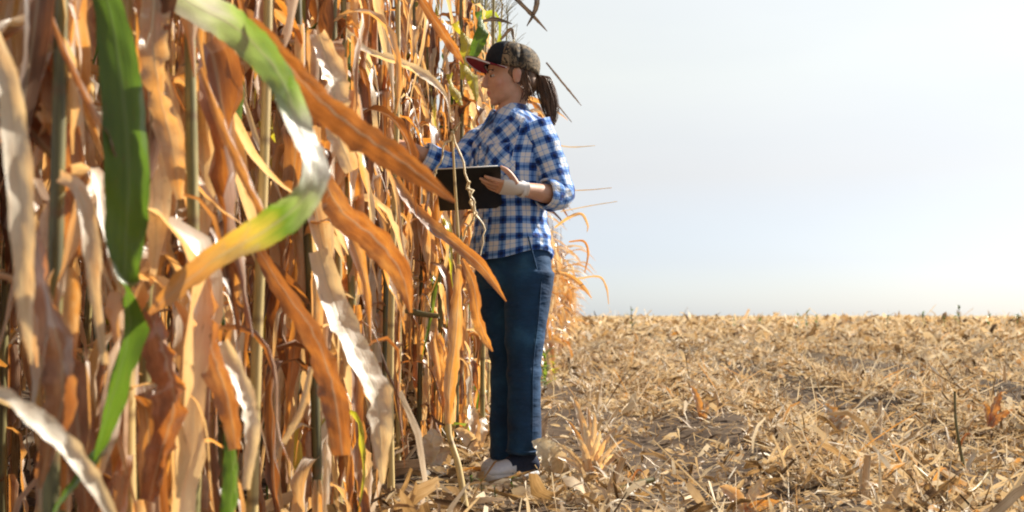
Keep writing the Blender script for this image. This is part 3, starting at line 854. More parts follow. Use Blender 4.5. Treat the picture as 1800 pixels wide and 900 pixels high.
h5, P5 = hero_plant(690, 3.2, 'corn plant whose pointed orange leaf tip crosses the blue jeans', 0.6, 0.012, (0.02, -0.05))
blade('leaf', [(690, 300, 3.2, 16, 0), (715, 350, 3.14, 26, -30), (752, 392, 3.1, 34, -35), (805, 432, 3.06, 30, -10), (852, 474, 3.05, 30, 15), (890, 530, 3.05, 3, 10)],
      h5, D, 0.35, 0.7, 0.03, 30, 28, 'pointed leaf whose tip crosses the blue jeans')
blade('leaf', [(722, -30, 3.2, 14, 0), (760, 30, 3.16, 24, 20), (795, 80, 3.14, 26, 30), (815, 112, 3.14, 4, 20)], h5, D, 0.3, 0.6, 0.05, 22, 29)

# the leaning, half broken plant in front of the woman
base6 = at(822, 905, 3.36); base6.z = gz(base6.x, base6.y) - 0.01
h6 = empty('corn_plant', base6)
tag(h6, 'thin leaning yellow corn plant standing alone in front of the woman', 'corn plant')
pp = [base6, at(806, 820, 3.40), at(787, 748, 3.44), at(793, 650, 3.44), at(803, 540, 3.42), at(806, 440, 3.40), at(800, 330, 3.4), at(795, 235, 3.4)]
C6 = catmull([tuple(p - base6) for p in pp], 44)
sv = np.linspace(0, 1, 44)
rad = 0.0118 * (1 - 0.72 * sv); rad[12:16] *= 1.3
V, F, U = tube(C6, rad, 12)
o = link('stalk', mesh_np('stalk', V, F, U, mat=M['stalk']), h6); o['tone'] = 0.62
blade('leaf', [(790, 745, 3.43, 22, 0), (790, 680, 3.42, 40, 10), (800, 600, 3.40, 44, 0), (806, 520, 3.39, 36, -20), (808, 465, 3.38, 16, -20)], h6, D, 0.62, 1.3, 0.05, 24, 30, fray=0.2)
blade('leaf', [(812, 455, 3.4, 12, 0), (832, 500, 3.36, 30, 20), (842, 560, 3.34, 34, 35), (856, 600, 3.34, 20, 20), (866, 618, 3.34, 4, 0)], h6, D, 0.42, 0.8, 0.05, 20, 31)
blade('leaf', [(787, 748, 3.44, 8, 0), (770, 742, 3.42, 10, 0), (757, 728, 3.42, 5, 0)], h6, D, 0.1, 1.4, 0.02, 8, 32)
# its dry tassel: thin hanging strands
strands = [[(795, 235), (780, 262), (768, 300), (758, 318)], [(795, 235), (812, 278), (822, 320), (832, 360), (846, 395), (850, 420), (844, 448)],
           [(828, 350), (834, 378), (824, 400), (812, 424), (808, 450)], [(822, 320), (828, 345), (836, 372), (842, 386)], [(795, 235), (802, 222), (812, 214)]]
parts = []
for k, s_ in enumerate(strands):
    Pk = catmull([tuple(at(a, b, 3.38 - 0.01 * k) - base6) for a, b in s_], 16)
    Pk = Pk + 0.0035 * np.random.default_rng(k).normal(size=Pk.shape)
    parts.append(tube(Pk, 0.0042 * (1 - 0.5 * np.linspace(0, 1, 16)) * (1.35 if k == 3 else 1), 5))
V, F, U = join(parts)
o = link('tassel', mesh_np('tassel', V, F, U, mat=M['stalk']), h6); o['tone'] = 0.95

# leaves that stand out against the sky beyond the woman
h7, P7 = hero_plant(935, 6.2, 'corn plant beyond the woman whose thin curved leaves stand out against the sky', 0.4, 0.012, (-0.06, 0.0), 2.0)
h7['group'] = 'corn plants beyond the woman with leaves against the sky'
sk = [[(960, 110, 6.2, 5, 0), (985, 140, 6.1, 7, 40), (1008, 168, 6.1, 6, 40), (1022, 186, 6.1, 2, 40)],
      [(960, 250, 6.2, 3, 0), (1000, 258, 6.1, 4, 30), (1046, 256, 6.1, 2, 30)],
      [(975, 400, 6.2, 6, 0), (1000, 382, 6.1, 9, 20), (1022, 376, 6.1, 9, 20), (1033, 395, 6.1, 6, 20), (1032, 408, 6.1, 2, 20)],
      [(1000, 425, 6.2, 4, 0), (1026, 424, 6.1, 7, 20), (1034, 445, 6.1, 7, 20), (1028, 480, 6.1, 3, 20)],
      [(960, 478, 6.0, 8, 0), (995, 482, 6.0, 12, 10), (1022, 500, 6.0, 13, 20), (1040, 524, 6.0, 3, 20)],
      [(1015, 490, 6.1, 4, 0), (1052, 486, 6.0, 6, 20), (1066, 505, 6.0, 6, 20), (1070, 535, 6.0, 2, 20)],
      [(975, 335, 6.2, 3, 0), (1030, 334, 6.1, 3, 20), (1075, 330, 6.1, 2, 20)], [(985, 372, 6.2, 3, 0), (1035, 362, 6.1, 3, 20), (1085, 354, 6.1, 2, 20)],
      [(955, 150, 6.2, 3, 0), (985, 190, 6.1, 4, 20), (1005, 215, 6.1, 2, 0)]]
for k, q in enumerate(sk):
    blade('leaf', q, h7, M['scrap'] if k in (1, 6, 7) else D if k not in (0, 8) else M['withered'], 0.45 + 0.15 * (k % 3), 0.9, 0.03, 18, 40 + k, nx=3, wk=0.7)
h8, P8 = hero_plant(850, 4.9, 'corn plant beyond the woman whose leaf tips cross above her cap', 0.4, 0.012, (0.06, 0.0), 2.4)
h8['group'] = 'corn plants beyond the woman with leaves against the sky'
for k, q in enumerate([[(880, -30, 4.9, 8, 0), (915, 5, 4.8, 11, 30), (940, 30, 4.8, 10, 40), (962, 55, 4.8, 2, 40)],
                       [(935, -30, 4.9, 14, 0), (945, 0, 4.8, 17, 30), (938, 25, 4.8, 10, 10), (926, 46, 4.8, 2, 0)],
                       [(846, 38, 4.8, 6, 0), (872, 34, 4.75, 10, 10), (900, 42, 4.75, 3, 0)],
                       [(880, 70, 4.9, 6, 0), (898, 52, 4.85, 9, 0), (903, 70, 4.85, 4, 0)]]):
    blade('leaf', q, h8, M['withered'], 0.2, 0.7, 0.03, 18, 60 + k, nx=3)
# yellow and green leaves beside the peak of the cap
for k, q in enumerate([[(800, 40, 4.6, 20, 0), (822, 70, 4.55, 34, 150), (818, 105, 4.55, 26, 150), (812, 140, 4.55, 8, 150)],
                       [(842, 20, 4.6, 20, 0), (850, 50, 4.55, 32, 150), (838, 84, 4.55, 30, 160), (826, 120, 4.55, 6, 160)],
                       [(812, 100, 4.6, 16, 0), (828, 130, 4.55, 30, 150), (836, 158, 4.55, 20, 150), (838, 178, 4.55, 6, 150)],
                       [(790, 130, 4.6, 16, 0), (800, 160, 4.55, 26, 150), (812, 185, 4.55, 10, 150)]]):
    blade('leaf', q, h8, M['yellow'] if k != 1 else M['green'], 0.4, 0.6, 0.05, 16, 70 + k, nx=4, label='yellow green leaf beside the peak of the cap')

# ------------------------------------------------------------------ things on the harvested field
def stub_shape(seed):
    r = np.random.default_rng(1500 + seed); parts = []
    h = r.uniform(0.07, 0.19); n = 5; s = np.linspace(0, 1, n)
    lx, ly = r.normal(0, 0.05, 2)
    P = np.stack([lx * s, ly * s, s * h - 0.02], -1)
    parts.append(tube(P, 0.0125 * (1 - 0.15 * s) * r.uniform(0.8, 1.15), 7))
    for k in range(r.integers(2, 5)):
        a = r.uniform(0, 6.28); L = r.uniform(0.08, 0.2); m = 6; q = np.linspace(0, 1, m)
        el = R(r.uniform(40, 80)) - q * r.uniform(0.8, 2.4)
        d = np.stack([np.cos(el) * math.cos(a), np.cos(el) * math.sin(a), np.sin(el)], -1) * L / m
        z0 = r.uniform(0.0, h * 0.7)
        Pp = np.array([0, 0, z0]) + np.vstack([[0, 0, 0], np.cumsum(d[:-1], axis=0)])
        parts.append(ribbon(Pp, r.uniform(0.009, 0.02) * np.clip(1.05 - q, 0.1, 1), np.tile([-math.sin(a), math.cos(a), 0.0], (m, 1)), 0.7, 0.06, 2, seed * 7 + k, 0.2))
    return join(parts)


STUB = [mesh_np('stalk_stub', *stub_shape(i), mat=M['scrap']) for i in range(12)]
cnt = 0; far_stub = []
r = np.random.default_rng(5)
for yy in np.arange(3.2, 40, 0.19):
    for k in range(1, 34):
        l = ROW_A + 0.75 * k
        if k == 0 or l > 0.58 * yy + 0.4: continue
        y_ = yy + r.uniform(-0.07, 0.07); x_ = l + ROW_B * y_ + r.normal(0, 0.035)
        if r.uniform() < 0.25: continue
        if yy > 16 and r.uniform() < 0.4: continue
        if abs(x_ + 0.0) < 0.26 and abs(y_ - 4.05) < 0.3: continue
        far_stub.append((y_, x_))
far_stub.sort()
for y_, x_ in far_stub[:300]:
    o = link('stalk_stub', STUB[r.integers(12)], loc=(x_, y_, gz(x_, y_)), rot=(r.normal(0, 0.18), r.normal(0, 0.18), r.uniform(0, 6.28)), scale=(1, 1, r.uniform(0.7, 1.2)))
    o['tone'] = float(np.clip(r.normal(0.66, 0.15), 0.05, 0.88))
    tag(o, 'cut corn stalk stub standing in a row of the harvested field', 'stubble', 'cut corn stalk stubs in the near rows')
V, F, U, T, o_ = [], [], [], [], 0
for y_, x_ in far_stub[300:]:
    v, f, u = stub_shape(r.integers(12))
    a = r.uniform(0, 6.28); c, s_ = math.cos(a), math.sin(a)
    V.append(np.stack([v[:, 0] * c - v[:, 1] * s_ + x_, v[:, 0] * s_ + v[:, 1] * c + y_, v[:, 2] + gz(x_, y_)], -1))
    F.append(f + o_); U.append(u); T.append(np.full(len(v), np.clip(r.normal(0.55, 0.17), 0.05, 0.88))); o_ += len(v)
tag(link('far_stubble', mesh_np('far_stubble', np.vstack(V), np.vstack(F), np.vstack(U), np.concatenate(T), M['straw'])),
    'rows of cut corn stubble running away to the horizon', 'stubble', kind='stuff')


def scrap_shape(seed):
    r = np.random.default_rng(1800 + seed); n = 9; s = np.linspace(0, 1, n)
    L = r.uniform(0.16, 0.34); el = 0.5 * np.sin(s * r.uniform(2, 5) + r.uniform(0, 6)) ; az = np.cumsum(r.normal(0, 0.16, n))
    d = np.stack([np.cos(el) * np.cos(az), np.cos(el) * np.sin(az), np.sin(el)], -1) * L / n
    P = np.vstack([[0, 0, 0], np.cumsum(d[:-1], axis=0)]); P -= P.mean(axis=0)
    T = nrm(np.gradient(P, axis=0)); S = rot_about(np.tile([0.0, 1.0, 0.0], (n, 1)), T, r.uniform(-0.8, 0.8) + r.normal(0, 1.0) * s)
    V, F, U = ribbon(P, r.uniform(0.035, 0.075) * np.clip(np.sin(np.pi * (0.12 + 0.84 * s)), 0.15, 1), S, r.uniform(0.3, 1.3), 0.07, 4, seed, 0.2)
    V[:, 2] -= V[:, 2].min()
    return V, F, U


SCRAP = [mesh_np('leaf_scrap', *scrap_shape(i), mat=M['scrap']) for i in range(14)]
k = 0
while k < 170:
    yy = 3.25 + 4.6 * r.uniform() ** 1.3; l = r.uniform(-0.55, 0.6 * yy)
    x_ = l + ROW_B * yy
    if -0.36 < x_ < 0.16 and 3.5 < yy < 4.5: continue
    z = gz(x_, yy)
    o = link('leaf_scrap', SCRAP[r.integers(14)], loc=(x_, yy, z + r.uniform(0.0, 0.035)), rot=(r.normal(0, 0.2), r.normal(0, 0.2), r.uniform(0, 6.28)), scale=[r.uniform(0.3, 0.62)] * 3)
    o['tone'] = float(np.clip(r.beta(2.4, 1.5), 0, 0.95))
    tag(o, 'torn dry corn leaf lying on the straw of the harvested field', 'leaf', 'torn corn leaves lying on the harvested field')
    k += 1


def clump(name, px, py, d, leaves, label, cat, seed, tone=0.55, mat=None):
    """dry leaves standing up from one foot; leaves = (direction in px, height in px, width in px, depth, tone)"""
    b = at(px, py, d); b.z = gz(b.x, b.y)
    root = empty(name, b); tag(root, label, cat)
    for k, (dx, dy, w, dd, tn) in enumerate(leaves):
        q = [(px, py, d, w * 0.5, 0), (px + dx * 0.3, py - dy * 0.5, d + dd * 0.3, w, 15), (px + dx * 0.7, py - dy * 0.85, d + dd * 0.7, w * 0.8, 25), (px + dx, py - dy, d + dd, 3, 30)]
        blade('husk_leaf', q, root, mat or M['dry'], tn, 0.7, 0.06, 14, seed + k, nx=4, fray=0.15)
    return root


clump('husk_clump', 1040, 848, 4.02, [(-35, 150, 20, 0.0, 0.75), (5, 120, 18, -0.05, 0.85), (40, 95, 16, 0.05, 0.7), (-70, 70, 16, -0.04, 0.9), (70, 60, 15, 0.1, 0.6), (-15, 105, 22, -0.08, 0.95), (25, 75, 18, -0.1, 0.8),
       (-45, 110, 14, 0.05, 0.65), (15, 90, 20, -0.12, 0.98), (-28, 80, 20, -0.12, 0.9), (55, 75, 14, -0.03, 0.8), (-8, 135, 14, 0.04, 0.7), (38, 50, 18, -0.14, 0.9), (-60, 45, 18, -0.1, 0.85)],
      'bright upright clump of dry husk leaves right of the white shoe', 'husk', 200)
clump('husk_leaf_curl', 985, 838, 3.98, [(-50, 62, 66, -0.03, 0.72), (-20, 50, 52, -0.06, 0.62)], 'curled beige husk leaf covering the heel of the shoe', 'husk', 220, mat=M['scrap'])
clump('husk_clump', 1310, 900, 3.38, [(35, 60, 34, 0.03, 0.85), (-45, 45, 36, 0.05, 0.72), (60, 20, 34, 0.0, 0.55)], 'splayed pale husk leaves at the bottom edge, below the middle of the field', 'husk', 230)
clump('husk_clump', 1235, 745, 5.9, [(-22, 66, 20, 0.0, 0.55), (10, 40, 18, 0.02, 0.7)], 'orange leaf blade sticking up from the straw in mid field', 'husk', 240)
clump('husk_clump', 1475, 755, 5.6, [(-28, 44, 34, 0.05, 0.95), (22, 36, 40, 0.0, 0.93), (0, 30, 50, -0.05, 0.94)], 'grey heap of weathered leaves in mid field', 'husk', 250, mat=M['scrap'])
clump('husk_clump', 1740, 750, 5.0, [(20, 62, 26, 0.0, 0.3), (-12, 40, 24, 0.0, 0.5), (40, 30, 22, 0.0, 0.35)], 'orange leaf tuft near the right edge of the field', 'husk', 260)
clump('husk_clump', 752, 815, 3.98, [(14, 60, 50, 0.05, 1.0), (-18, 44, 44, 0.0, 0.95), (40, 22, 46, 0.1, 0.9)], 'pale husk lying between the leaning plant and the corn row', 'husk', 270)
clump('husk_clump', 838, 795, 4.5, [(-40, 40, 34, 0.0, 0.9), (16, 60, 36, 0.1, 0.85), (-12, 84, 30, 0.1, 0.75)], 'pale crumpled husk behind the feet of the woman', 'husk', 280)


def stick(name, pts, rad, tone, label, cat='stalk'):
    P = catmull([tuple(at(*p)) for p in pts], 18)
    b = Vector(P[0]); root = empty(name, b); tag(root, label, cat)
    V, F, U = tube(P - np.array(b), rad * (1 - 0.35 * np.linspace(0, 1, 18)), 7)
    o = link('stem', mesh_np('stem', V, F, U, mat=M['stalk']), root); o['tone'] = tone
    m = 8; q = np.linspace(0, 1, m); k = 6
    Pl = P[k] - np.array(b) + np.stack([0.05 * q, -0.04 * q, 0.06 * np.sin(3 * q)], -1)
    V, F, U = ribbon(Pl, 0.02 * np.clip(1.05 - q, 0.1, 1), np.tile([0.0, 0.6, 0.8], (m, 1)), 0.8, 0.06, 2, k, 0.2)
    o = link('leaf', mesh_np('leaf', V, F, U, mat=M['dry']), root); o['tone'] = tone
    return root


stick('broken_stalk', [(1696, 832, 4.25), (1688, 790, 4.25), (1680, 740, 4.25), (1678, 688, 4.26)], 0.0075, 0.12, 'dark upright broken stalk near the right edge of the field')
stick('broken_stalk', [(1610, 905, 3.4), (1660, 880, 3.5), (1710, 862, 3.6), (1740, 826, 3.7)], 0.008, 0.55, 'bent straw coloured stalk lying at the bottom right corner')
stick('broken_stalk', [(1380, 850, 3.9), (1372, 800, 3.9), (1366, 790, 3.9)], 0.005, 0.9, 'short pale split stalk standing in the middle of the stubble')
stick('broken_stalk', [(1655, 868, 3.6), (1635, 845, 3.65), (1605, 818, 3.7)], 0.010, 0.6, 'thick tan stalk piece leaning left of the bent stalk')
stick('broken_stalk', [(1085, 865, 3.72), (1120, 850, 3.75), (1150, 843, 3.78)], 0.014, 0.22, 'dark brown stalk piece lying right of the bright husk clump')
stick('broken_stalk', [(715, 545, 3.3), (740, 552, 3.28), (772, 556, 3.27)], 0.012, 0.02, 'short dark ear stem caught among the corn leaves')
bpy.data.objects['broken_stalk.005'].name = 'ear_stem'


def weed(px, py, d, h, label, group=None, mat='green', n=9, seed=0, tone=0.5):
    r = np.random.default_rng(seed)
    b = Vector(((px - 900) / FPX * d, d, 0)); b.z = gz(b.x, b.y) - 0.01
    root = empty('weed', b); tag(root, label, 'weed', group)
    V, F, U = tube([(0, 0, 0), (0.02 * h, 0, h * 0.5), (-0.02 * h, 0, h)], [0.012 * h + 0.002] * 3, 5)
    o = link('stem', mesh_np('stem', V, F, U, mat=M['stalk']), root); o['tone'] = 0.1
    parts = []
    for k in range(n):
        a = r.uniform(0, 6.28); z = h * r.uniform(0.15, 0.98); L = h * r.uniform(0.25, 0.5); m = 6; q = np.linspace(0, 1, m)
        el = R(r.uniform(20, 70)) - q * r.uniform(0.5, 1.6)
        dd = np.stack([np.cos(el) * math.cos(a), np.cos(el) * math.sin(a), np.sin(el)], -1) * L / m
        P = np.array([0, 0, z]) + np.vstack([[0, 0, 0], np.cumsum(dd[:-1], axis=0)])
        parts.append(ribbon(P, L * 0.3 * np.clip(np.sin(np.pi * (0.1 + 0.88 * q)), 0.1, 1), np.tile([-math.sin(a), math.cos(a), 0.0], (m, 1)), 0.4, 0.03, 2, k))
    o = link('foliage', mesh_np('foliage', *join(parts), mat=M[mat]), root); o['tone'] = tone
    return root


weed(958, 660, 9.0, 0.36, 'small green weed at the foot of the corn just right of the jeans', mat='green', n=26, seed=1, tone=0.8)
weed(974, 650, 10.0, 0.22, 'low yellow green weed behind the green weed at the foot of the corn', mat='yellow', n=16, seed=2, tone=0.3)
for k, (px, h, d) in enumerate([(1110, 0.95, 38), (1290, 0.5, 50), (1402, 0.6, 44), (1418, 0.7, 46), (1436, 0.6, 45), (1622, 0.6, 48), (1686, 0.95, 40), (1738, 0.5, 52), (1788, 0.5, 46), (1335, 0.4, 40), (1560, 0.45, 50), (1660, 0.45, 44)]):
    rank = sorted([1110, 1290, 1402, 1418, 1436, 1622, 1686, 1738, 1788, 1335, 1560, 1660]).index(px)
    order = ('leftmost', 'second', 'third', 'fourth', 'fifth', 'sixth', 'seventh', 'eighth', 'ninth', 'tenth', 'eleventh', 'rightmost')[rank]
    weed(px, 555, d, h * 0.75 + 0.28, 'small dark weed standing out on the horizon, ' + (order if rank in (0, 11) else order + ' from the left'), 'weeds along the horizon', 'green', 12 if h < 0.9 else 5, 20 + k, 0.0)
for k, (px, py, d) in enumerate([(846, 880, 3.72), (900, 870, 3.80), (828, 850, 3.85), (870, 892, 3.6)]):
    weed(px, py, d, 0.07, 'low dark green seedling on the soil in front of the white shoe', 'seedlings on the soil in front of the shoe', 'green', 10, 60 + k, 0.1)

# ------------------------------------------------------------------ the woman
PY = 4.10
OX, OY = 0.0, PY
FT = R(52); fT = np.array([-math.sin(FT), -math.cos(FT), 0.0]); lT = np.array([math.cos(FT), -math.sin(FT), 0.0]); UP = np.array([0, 0, 1.0])


def W_(px, py, d=PY):
    return np.array(at(px, py, d))


def loft(rings, segs=36, power=2.0, caps=True, sub=4, wr=0.0, wscale=9.0, seed=0):
    """rings: (centre, axis a, axis b, radius a, radius b); smooth skin through them"""
    C = np.array([np.concatenate([np.asarray(r_[0], float), np.asarray(r_[1], float) * r_[3], np.asarray(r_[2], float) * r_[4]]) for r_ in rings])
    C = catmull(C, (len(rings) - 1) * sub + 1)
    a = np.linspace(0, 2 * np.pi, segs + 1)
    ca, sa = np.cos(a), np.sin(a)
    ca = np.sign(ca) * np.abs(ca) ** (2 / power); sa = np.sign(sa) * np.abs(sa) ** (2 / power)
    n = len(C)
    V = C[:, None, :3] + ca[None, :, None] * C[:, None, 3:6] + sa[None, :, None] * C[:, None, 6:9]
    cen = np.broadcast_to(C[:, None, :3], V.shape)
    if wr:
        for i in range(n):
            for j in range(segs + 1):
                jj = j % segs
                p = V[i, jj]
                w = mnoise.noise(Vector((p[0] * wscale + seed, p[1] * wscale, p[2] * wscale * 2.2))) + 0.5 * mnoise.noise(Vector((p[0] * wscale * 2.4, p[1] * wscale * 2.4 + seed, p[2] * wscale * 4.5)))
                dv = V[i, j] - cen[i, j]
                V[i, j] = V[i, j] + dv / (np.linalg.norm(dv) + 1e-6) * w * wr
    per = np.linalg.norm(np.diff(V, axis=1), axis=2).sum(1)
    mid = per.mean()
    Ls = np.concatenate([[0], np.cumsum(np.linalg.norm(np.diff(C[:, :3], axis=0), axis=1))])
    UV = np.stack([np.broadcast_to(a / (2 * np.pi) * mid, (n, segs + 1)), np.broadcast_to(Ls[:, None], (n, segs + 1))], -1)
    idx = np.arange(n * (segs + 1)).reshape(n, segs + 1)
    F = np.stack([idx[:-1, :-1], idx[:-1, 1:], idx[1:, 1:], idx[1:, :-1]], -1).reshape(-1, 4)
    return V.reshape(-1, 3), F, UV.reshape(-1, 2)


def closed(V, F, U, segs, caps=(True, True)):
    """fan caps for remeshing (as quads)"""
    n = len(V) // (segs + 1); extra = []; V2 = [V]; o = len(V); U2 = [U]
    for e, row in ((0, 0), (1, n - 1)):
        if not caps[e]: continue
        ring = np.arange(segs) + row * (segs + 1)
        V2.append(V[ring].mean(axis=0, keepdims=True)); U2.append(U[ring].mean(axis=0, keepdims=True))
        for i in range(0, segs, 2):
            q = [ring[i], ring[(i + 1) % segs], ring[(i + 2) % segs], o]
            extra.append(q if e else q[::-1])
        o += 1
    return np.vstack(V2), np.vstack([F] + ([np.array(extra)] if extra else [])), np.vstack(U2)


def solid(rings, segs=24, **kw):
    return closed(*loft(rings, segs, **kw), segs)


def ball(c, ax, ay, az, frame=None, nu=20, nv=14):
    f = np.eye(3) if frame is None else np.asarray(frame)
    t = np.linspace(0.02, np.pi - 0.02, nv); rings = []
    rows = []
    for ti in t:
        a = np.linspace(0, 2 * np.pi, nu + 1)
        rows.append(np.asarray(c) + (np.sin(ti) * np.cos(a) * ax)[:, None] * f[0] + (np.sin(ti) * np.sin(a) * ay)[:, None] * f[1] + (-np.cos(ti) * az) * f[2])
    V = np.array(rows).reshape(-1, 3); idx = np.arange(nv * (nu + 1)).reshape(nv, nu + 1)
    F = np.stack([idx[:-1, :-1], idx[:-1, 1:], idx[1:, 1:], idx[1:, :-1]], -1).reshape(-1, 4)
    U = np.zeros((len(V), 2))
    return closed(V, F, U, nu)


def remeshed(name, parts, voxel, smooth_it=6, fac=0.5):
    """fuse overlapping solids into one continuous skin"""
    V, F, U = join(parts)
    me = mesh_np(name + '_raw', V, F)
    bm = bmesh.new(); bm.from_mesh(me); bmesh.ops.remove_doubles(bm, verts=bm.verts, dist=1e-5)
    bmesh.ops.recalc_face_normals(bm, faces=bm.faces); bm.to_mesh(me); bm.free()
    o = bpy.data.objects.new(name + '_raw', me); col.objects.link(o)
    md = o.modifiers.new('r', 'REMESH'); md.mode = 'VOXEL'; md.voxel_size = voxel
    if smooth_it:
        sm = o.modifiers.new('s', 'SMOOTH'); sm.iterations = smooth_it; sm.factor = fac
    dg = bpy.context.evaluated_depsgraph_get()
    res = bpy.data.meshes.new_from_object(o.evaluated_get(dg)); res.name = name
    bpy.data.objects.remove(o); bpy.data.meshes.remove(me)
    for p in res.polygons: p.use_smooth = True
    res.materials.clear()
    return res


def displace(me, amp, sc, seed=0, zs=1.0, rng_=None):
    me.update()
    for v in me.vertices:
        p = v.co
        k = 1.0 if rng_ is None else rng_(p)
        w = mnoise.noise(Vector((p.x * sc + seed, p.y * sc, p.z * sc * zs))) + 0.5 * mnoise.noise(Vector((p.x * sc * 2.3, p.y * sc * 2.3 + seed, p.z * sc * 2.3 * zs)))
        v.co = p + v.normal * (w * amp * k)
    me.update()


# materials of the woman
def skin_mat():
    m, nt, out = new_mat('skin')
    b = N_(nt, 'ShaderNodeBsdfPrincipled'); b.inputs['Roughness'].default_value = 0.5
    tc = N_(nt, 'ShaderNodeTexCoord'); n = N_(nt, 'ShaderNodeTexNoise'); n.inputs['Scale'].default_value = 22; n.inputs['Detail'].default_value = 4
    nt.links.new(tc.outputs['Object'], n.inputs['Vector'])
    a = N_(nt, 'ShaderNodeAttribute', attribute_name='blush')
    c = ramp(nt, [(0.3, (0.50, 0.27, 0.17)), (0.7, (0.60, 0.34, 0.23))], n.outputs[0])
    c = mix(nt, a.outputs['Fac'], c, (0.50, 0.13, 0.10))
    nt.links.new(c, b.inputs['Base Color'])
    b.inputs['Subsurface Weight'].default_value = 0.25; b.inputs['Subsurface Radius'].default_value = (0.02, 0.008, 0.004)
    b.inputs['Subsurface Scale'].default_value = 0.6
    nt.links.new(b.outputs[0], out.inputs[0])
    return m


def plaid_mat():
    m, nt, out = new_mat('plaid_cotton')
    uv = N_(nt, 'ShaderNodeUVMap'); sep = N_(nt, 'ShaderNodeSeparateXYZ'); nt.links.new(uv.outputs[0], sep.inputs[0])
    PIT = 0.066

    def bands(s):
        f = mth(nt, 'FRACT', mth(nt, 'DIVIDE', s, PIT))
        blue = ramp(nt, [(0.0, g(0.0)), (0.02, g(1.0)), (0.44, g(1.0)), (0.46, g(0.0))], f)
        navy = ramp(nt, [(0.0, g(0)), (0.14, g(0)), (0.15, g(1)), (0.31, g(1)), (0.32, g(0))], f)
        fine = ramp(nt, [(0.0, g(0)), (0.72, g(0)), (0.73, g(1)), (0.77, g(1)), (0.78, g(0))], f)
        return blue, navy, fine
    bu, nu, fu = bands(sep.outputs[0]); bv, nv, fv = bands(sep.outputs[1])
    tot = mth(nt, 'ADD', mth(nt, 'MULTIPLY', bu, 0.34), mth(nt, 'MULTIPLY', bv, 0.34))
    tot = mth(nt, 'ADD', tot, mth(nt, 'MULTIPLY', mth(nt, 'ADD', nu, nv), 0.15))
    tot = mth(nt, 'ADD', tot, mth(nt, 'MULTIPLY', mth(nt, 'ADD', fu, fv), 0.2), clamp=True)
    c = ramp(nt, [(0.0, (0.80, 0.82, 0.88)), (0.20, (0.42, 0.56, 0.86)), (0.34, (0.30, 0.48, 0.84)), (0.50, (0.10, 0.25, 0.64)), (0.70, (0.016, 0.07, 0.34)), (1.0, (0.006, 0.015, 0.07))], tot)
    n = N_(nt, 'ShaderNodeTexNoise'); n.inputs['Scale'].default_value = 60; n.inputs['Detail'].default_value = 3
    tc = N_(nt, 'ShaderNodeTexCoord'); nt.links.new(tc.outputs['Object'], n.inputs['Vector'])
    c = mix(nt, 0.35, c, mix(nt, n.outputs[0], (0.55, 0.55, 0.55), (1, 1, 1)), 'MULTIPLY')
    n2 = N_(nt, 'ShaderNodeTexNoise'); n2.inputs['Scale'].default_value = 16; n2.inputs['Detail'].default_value = 4
    nt.links.new(tc.outputs['Object'], n2.inputs['Vector'])
    bp = N_(nt, 'ShaderNodeBump'); bp.inputs['Strength'].default_value = 1.0; bp.inputs['Distance'].default_value = 0.024
    nt.links.new(n2.outputs[0], bp.inputs['Height'])
    df = N_(nt, 'ShaderNodeBsdfPrincipled'); df.inputs['Roughness'].default_value = 0.85; df.inputs['Specular IOR Level'].default_value = 0.15
    df.inputs['Sheen Weight'].default_value = 0.15
    nt.links.new(c, df.inputs['Base Color']); nt.links.new(bp.outputs[0], df.inputs['Normal'])
    tr = N_(nt, 'ShaderNodeBsdfTranslucent'); nt.links.new(c, tr.inputs[0])
    mx = N_(nt, 'ShaderNodeMixShader'); mx.inputs[0].default_value = 0.14
    nt.links.new(df.outputs[0], mx.inputs[1]); nt.links.new(tr.outputs[0], mx.inputs[2])
    nt.links.new(mx.outputs[0], out.inputs[0])
    return m


def denim_mat():
    m, nt, out = new_mat('denim')
    tc = N_(nt, 'ShaderNodeTexCoord')
    n = N_(nt, 'ShaderNodeTexNoise'); n.inputs['Scale'].default_value = 6; n.inputs['Detail'].default_value = 6
    nt.links.new(tc.outputs['Object'], n.inputs['Vector'])
    mp = N_(nt, 'ShaderNodeMapping'); mp.inputs['Scale'].default_value = (160, 160, 420); nt.links.new(tc.outputs['Object'], mp.inputs[0])
    n2 = N_(nt, 'ShaderNodeTexNoise'); n2.inputs['Scale'].default_value = 1; nt.links.new(mp.outputs[0], n2.inputs['Vector'])
    c = ramp(nt, [(0.3, (0.009, 0.024, 0.060)), (0.55, (0.013, 0.052, 0.125)), (0.75, (0.034, 0.115, 0.22))], n.outputs[0])
    c = mix(nt, 0.5, c, mix(nt, n2.outputs[0], (0.55, 0.55, 0.55), (1.2, 1.2, 1.2)), 'MULTIPLY')
    mp3 = N_(nt, 'ShaderNodeMapping'); mp3.inputs['Scale'].default_value = (9, 9, 26); mp3.inputs['Rotation'].default_value = (0.25, 0.3, 0); nt.links.new(tc.outputs['Object'], mp3.inputs[0])
    n3 = N_(nt, 'ShaderNodeTexNoise'); n3.inputs['Scale'].default_value = 1; n3.inputs['Detail'].default_value = 3; nt.links.new(mp3.outputs[0], n3.inputs['Vector'])
    b = N_(nt, 'ShaderNodeBsdfPrincipled'); b.inputs['Roughness'].default_value = 0.8; b.inputs['Sheen Weight'].default_value = 0.06
    b.inputs['Specular IOR Level'].default_value = 0.2
    nt.links.new(c, b.inputs['Base Color'])
    bp = N_(nt, 'ShaderNodeBump'); bp.inputs['Strength'].default_value = 1.0; bp.inputs['Distance'].default_value = 0.014
    nt.links.new(n3.outputs[0], bp.inputs['Height']); nt.links.new(bp.outputs[0], b.inputs['Normal'])
    nt.links.new(b.outputs[0], out.inputs[0])
    return m


